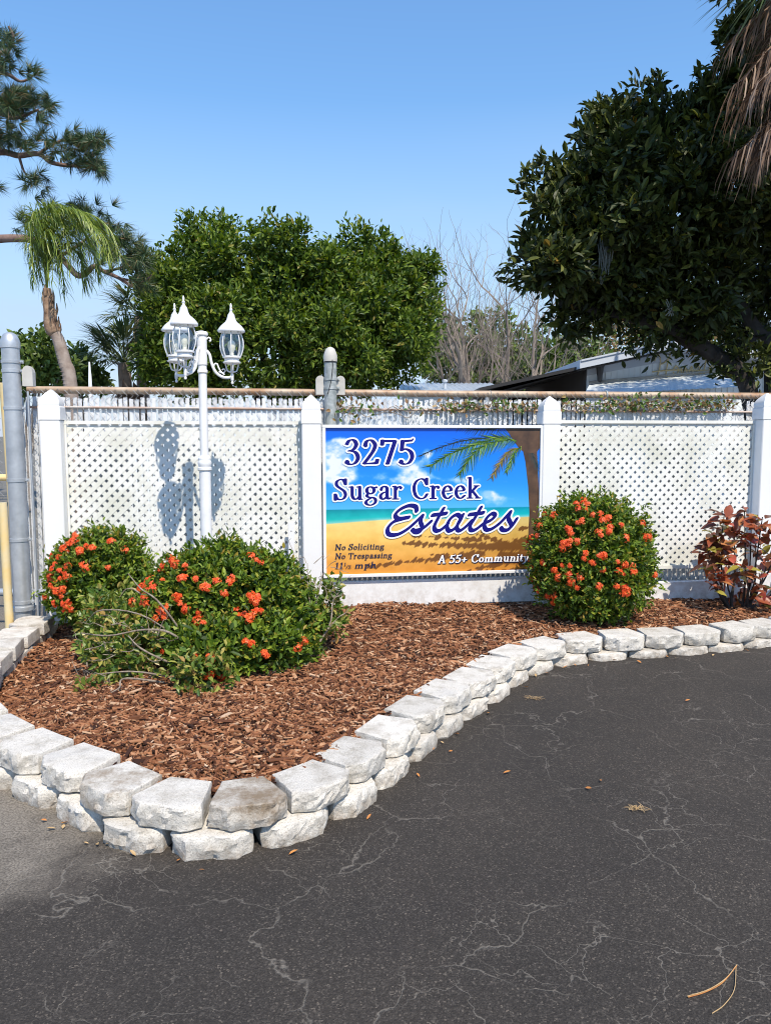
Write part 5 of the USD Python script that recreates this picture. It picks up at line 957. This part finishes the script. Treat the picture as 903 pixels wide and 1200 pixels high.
# awning in front of the wall
a0, a1 = Hh(690, 448), Hh(866, 432); aw = []
q0, q1 = Hh(684, 462, -1.7), Hh(880, 452, -1.7)
part('awning_edge', tube([a0 + [0, -.03, .0], a1 + [0, -.03, 0]], .022, 6), cover_grey, house, True)
n = 46; A0 = np.array([a0 + (a1 - a0) * u for u in np.linspace(0, 1, n + 1)]); B0 = np.array([q0 + (q1 - q0) * u for u in np.linspace(0, 1, n + 1)]); zz_ = np.where(np.arange(n + 1) % 2 == 0, 0, -.009)
A0 = A0 + np.c_[0 * zz_, 0 * zz_ - .05, zz_ - .03]; B0 = B0 + np.c_[0 * zz_, 0 * zz_, zz_]
part('awning', (np.vstack([A0, B0]), np.array([[i, i + 1, i + n + 2, i + n + 1] for i in range(n)])), awning_white, house)
sc0 = Hh(700, 437); wl = UsdGeom.Xform.Define(stage, str(house.GetPath()) + '/wall_lantern').GetPrim()
part('body', lathe([(.03, -.16), (.045, -.14), (.05, -.06), (.075, .10), (.09, .105), (.085, .13), (.03, .18), (.02, .21), (.003, .24)], 8, sc0 + [0, -.14, 0]), dark_metal, wl); part('bracket', cat_meshes([bx(sc0[0] + .03, sc0[0] + .07, Yh - .03, Yh - .002, sc0[2] - .12, sc0[2] - .02), tube([sc0 + [.06, -.02, -.06], sc0 + [.03, -.10, -.17], sc0 + [0, -.14, -.16]], .014, 5)]), dark_metal, wl)
# gold script lettering on the siding
gl0 = Hh(763, 442); u_ = 1 / 64.
def gs(*p): return tube(crom([gl0 + np.array([a * u_, -.03, b * u_]) for a, b in p], 5), .013, 5)
part('gold_lettering', cat_meshes([gs((2, 18), (6, 26), (9, 18), (7, 4), (4, 0)), gs((8, 14), (14, 17), (20, 24)), gs((20, 27), (17, 14), (16, 2), (20, 1)), gs((24, 8), (27, 13), (30, 8), (27, 2), (24, 6)), gs((33, 12), (34, 2), (38, 11), (41, 3), (45, 12), (47, 3)), gs((50, 10), (54, 12), (54, 3), (50, 3), (52, 8), (57, 3)), gs((62, 24), (60, 12), (60, 3), (64, 3)), gs((66, 7), (70, 10), (68, 13), (65, 8), (68, 2), (74, 5)), gs((0, 6), (20, 8), (44, 8), (74, 7))]), gold, house)
cp = thing('carport', 'dark carport roof sloping down beside the white house', 'carport', (0, 0, 0))
a, b = Hh(560, 455), Hh(676, 430)
part('roof_slab', prism([(a[0], Yh - .2, a[2] - .06), (b[0], Yh - .2, b[2] - .06), (b[0], Yh - .2, b[2]), (a[0], Yh - .2, a[2])], 5.), dark_metal, cp)
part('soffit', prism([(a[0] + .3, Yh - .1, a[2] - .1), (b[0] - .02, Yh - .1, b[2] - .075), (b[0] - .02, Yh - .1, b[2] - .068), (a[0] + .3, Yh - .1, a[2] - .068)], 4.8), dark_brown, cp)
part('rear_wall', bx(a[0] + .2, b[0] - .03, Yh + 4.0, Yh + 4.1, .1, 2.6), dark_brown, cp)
part('side_screen', bx(xl - .03, xl - .006, Yh + .02, Yh + 5.9, .1, a[2] + 2.6 if False else Hh(687, 431)[2]), dark_brown, cp)  # dark panel added to stand in for carport shade on the house side
part('carport_post', tube([(a[0] + .15, Yh - .1, 0), (a[0] + .15, Yh - .1, a[2] - .06)], .04, 8), galv, cp, True)
fr2 = thing('far_roof', 'pale blue grey metal roof seen just above the fence rail', 'roof', (0, 0, 0)); p0, p1 = at(468, 449, 18.), at(590, 452, 18.)
n = 40; xs = np.linspace(p0[0], p1[0], n + 1); zz = np.where(np.arange(n + 1) % 2, .03, 0.)
part('metal_sheet', (np.vstack([np.c_[xs, 0 * xs + 17., p0[2] - .25 + zz], np.c_[xs, 0 * xs + 20., p0[2] + .12 + zz]]), np.array([[i, i + 1, i + n + 2, i + n + 1] for i in range(n)])), metal_roof, fr2)
part('wall', bx(p0[0] + .05, p1[0] - .05, 17.2, 19.8, .0, p0[2] - .28), house_white, fr2)
vp = at(521, 453, 17.8); part('vent_pipe', lathe([(.035, vp[2] - .2), (.035, vp[2] + .10), (.065, vp[2] + .11), (.065, vp[2] + .15), (.01, vp[2] + .17)], 10, (vp[0], 17.8, 0)), house_trim, fr2, 40)
sp = thing('white_spire', 'thin tapered white pole standing behind the fence at the left', 'pole', (at(106, 460, 12.)[0], 12., 0)); part('pole', lathe([(.035, 0), (.03, at(106, 447, 12.)[2]), (.012, at(106, 424, 12.)[2])], 8), white_vinyl, sp, 40)
sp2 = thing('white_shed', 'white shed wall showing between the slats behind the left lattice', 'shed', fence_pt(-1.25, -1.6), FA)
part('wall', bx(-.7, 1.0, 0, .05, 0, 1.86), house_white, sp2); part('low_wall', bx(-1.1, -.703, 0, .05, 0, 1.72), house_white, sp2); part('wall_cap', bx(-.72, 1.02, -.02, .07, 1.862, 1.89), house_trim, sp2)

# ------------------------------------------------------------------ litter on the asphalt
leaf_or = [plain('fallen_leaf_orange', (.52, .22, .05), (.40, .15, .04), .7, 40.), plain('fallen_leaf_tan', (.45, .32, .17), (.38, .24, .10), .7, 40.)]
rf = np.random.default_rng(111)
for k in range(46):
    if k < 34: p, q_, nn = along(rf.uniform(t_nose - 1.6, t_nose + 5.0)); p = p - nn * abs(rf.normal(.03, .035))
    else: p = np.array([rf.uniform(-.2, 2.4), rf.uniform(2.6, 4.8)]); 
    if k >= 34 and k % 2 or k >= 34 and bed.buffer(.35).contains(Point(p)): continue
    L = rf.uniform(.02, .045); a = rf.uniform(0, 6.28); m = leaf_mesh(np.array([[p[0], p[1], .008]]), np.array([[math.cos(a), math.sin(a), .15]]), np.array([[rf.normal(0, .3), rf.normal(0, .3), 1.]]), L, L * rf.uniform(.35, .6), .2, -.1)
    t = part('fallen_leaf', m, leaf_or[int(rf.random() < .35)]); tan = UsdShade.MaterialBindingAPI(t).GetDirectBinding().GetMaterialPath().name.endswith('tan'); setd(t, label='dry tan leaf lying on the asphalt' if tan else 'dry orange leaf lying on the asphalt', category='leaf', group='fallen tan leaves on the asphalt by the edging blocks' if tan else 'fallen orange leaves on the asphalt by the edging blocks')
pn = thing('pine_needles', 'pair of long tan pine needles joined in a V on the asphalt', 'pine needles', (0, 0, 0)); g0 = lambda x, y: (lambda r_: np.array([0, 0, EYE]) + r_ * ((.006 - EYE) / r_[2]))(ray(x, y))
part('needle', tube(crom([g0(863, 1131), g0(850, 1147), g0(830, 1160), g0(805, 1168)], 5), .0015, 5), leaf_or[1], pn); part('needle', tube(crom([g0(863, 1132), g0(846, 1152), g0(826, 1163), g0(806, 1169)], 5), .0012, 5), leaf_or[0], pn); part('needle', tube(crom([g0(862, 1134), g0(860, 1160), g0(848, 1178), g0(834, 1188)], 5), .0013, 5), leaf_or[1], pn)
for i, (x, y, lb) in enumerate(((747, 948, 'tuft of dry yellow grass on a crack in the asphalt, right of the middle'), (625, 818, 'small tuft of yellow debris on the asphalt near the edging'))):
    c = g0(x, y); V = []; n = 40; an = rf.uniform(0, 6.28, n); c2 = c + np.c_[rf.normal(0, .02, n), rf.normal(0, .01, n), 0 * an]; m = leaf_mesh(c2, np.c_[np.cos(an), np.sin(an), rf.uniform(.05, .35, n)], np.tile([0, 0, 1.], (n, 1)), rf.uniform(.02, .05, n), .003, .1, .1)
    setd(part('dry_tuft', m, leaf_or[1]), label=lb, category='debris')
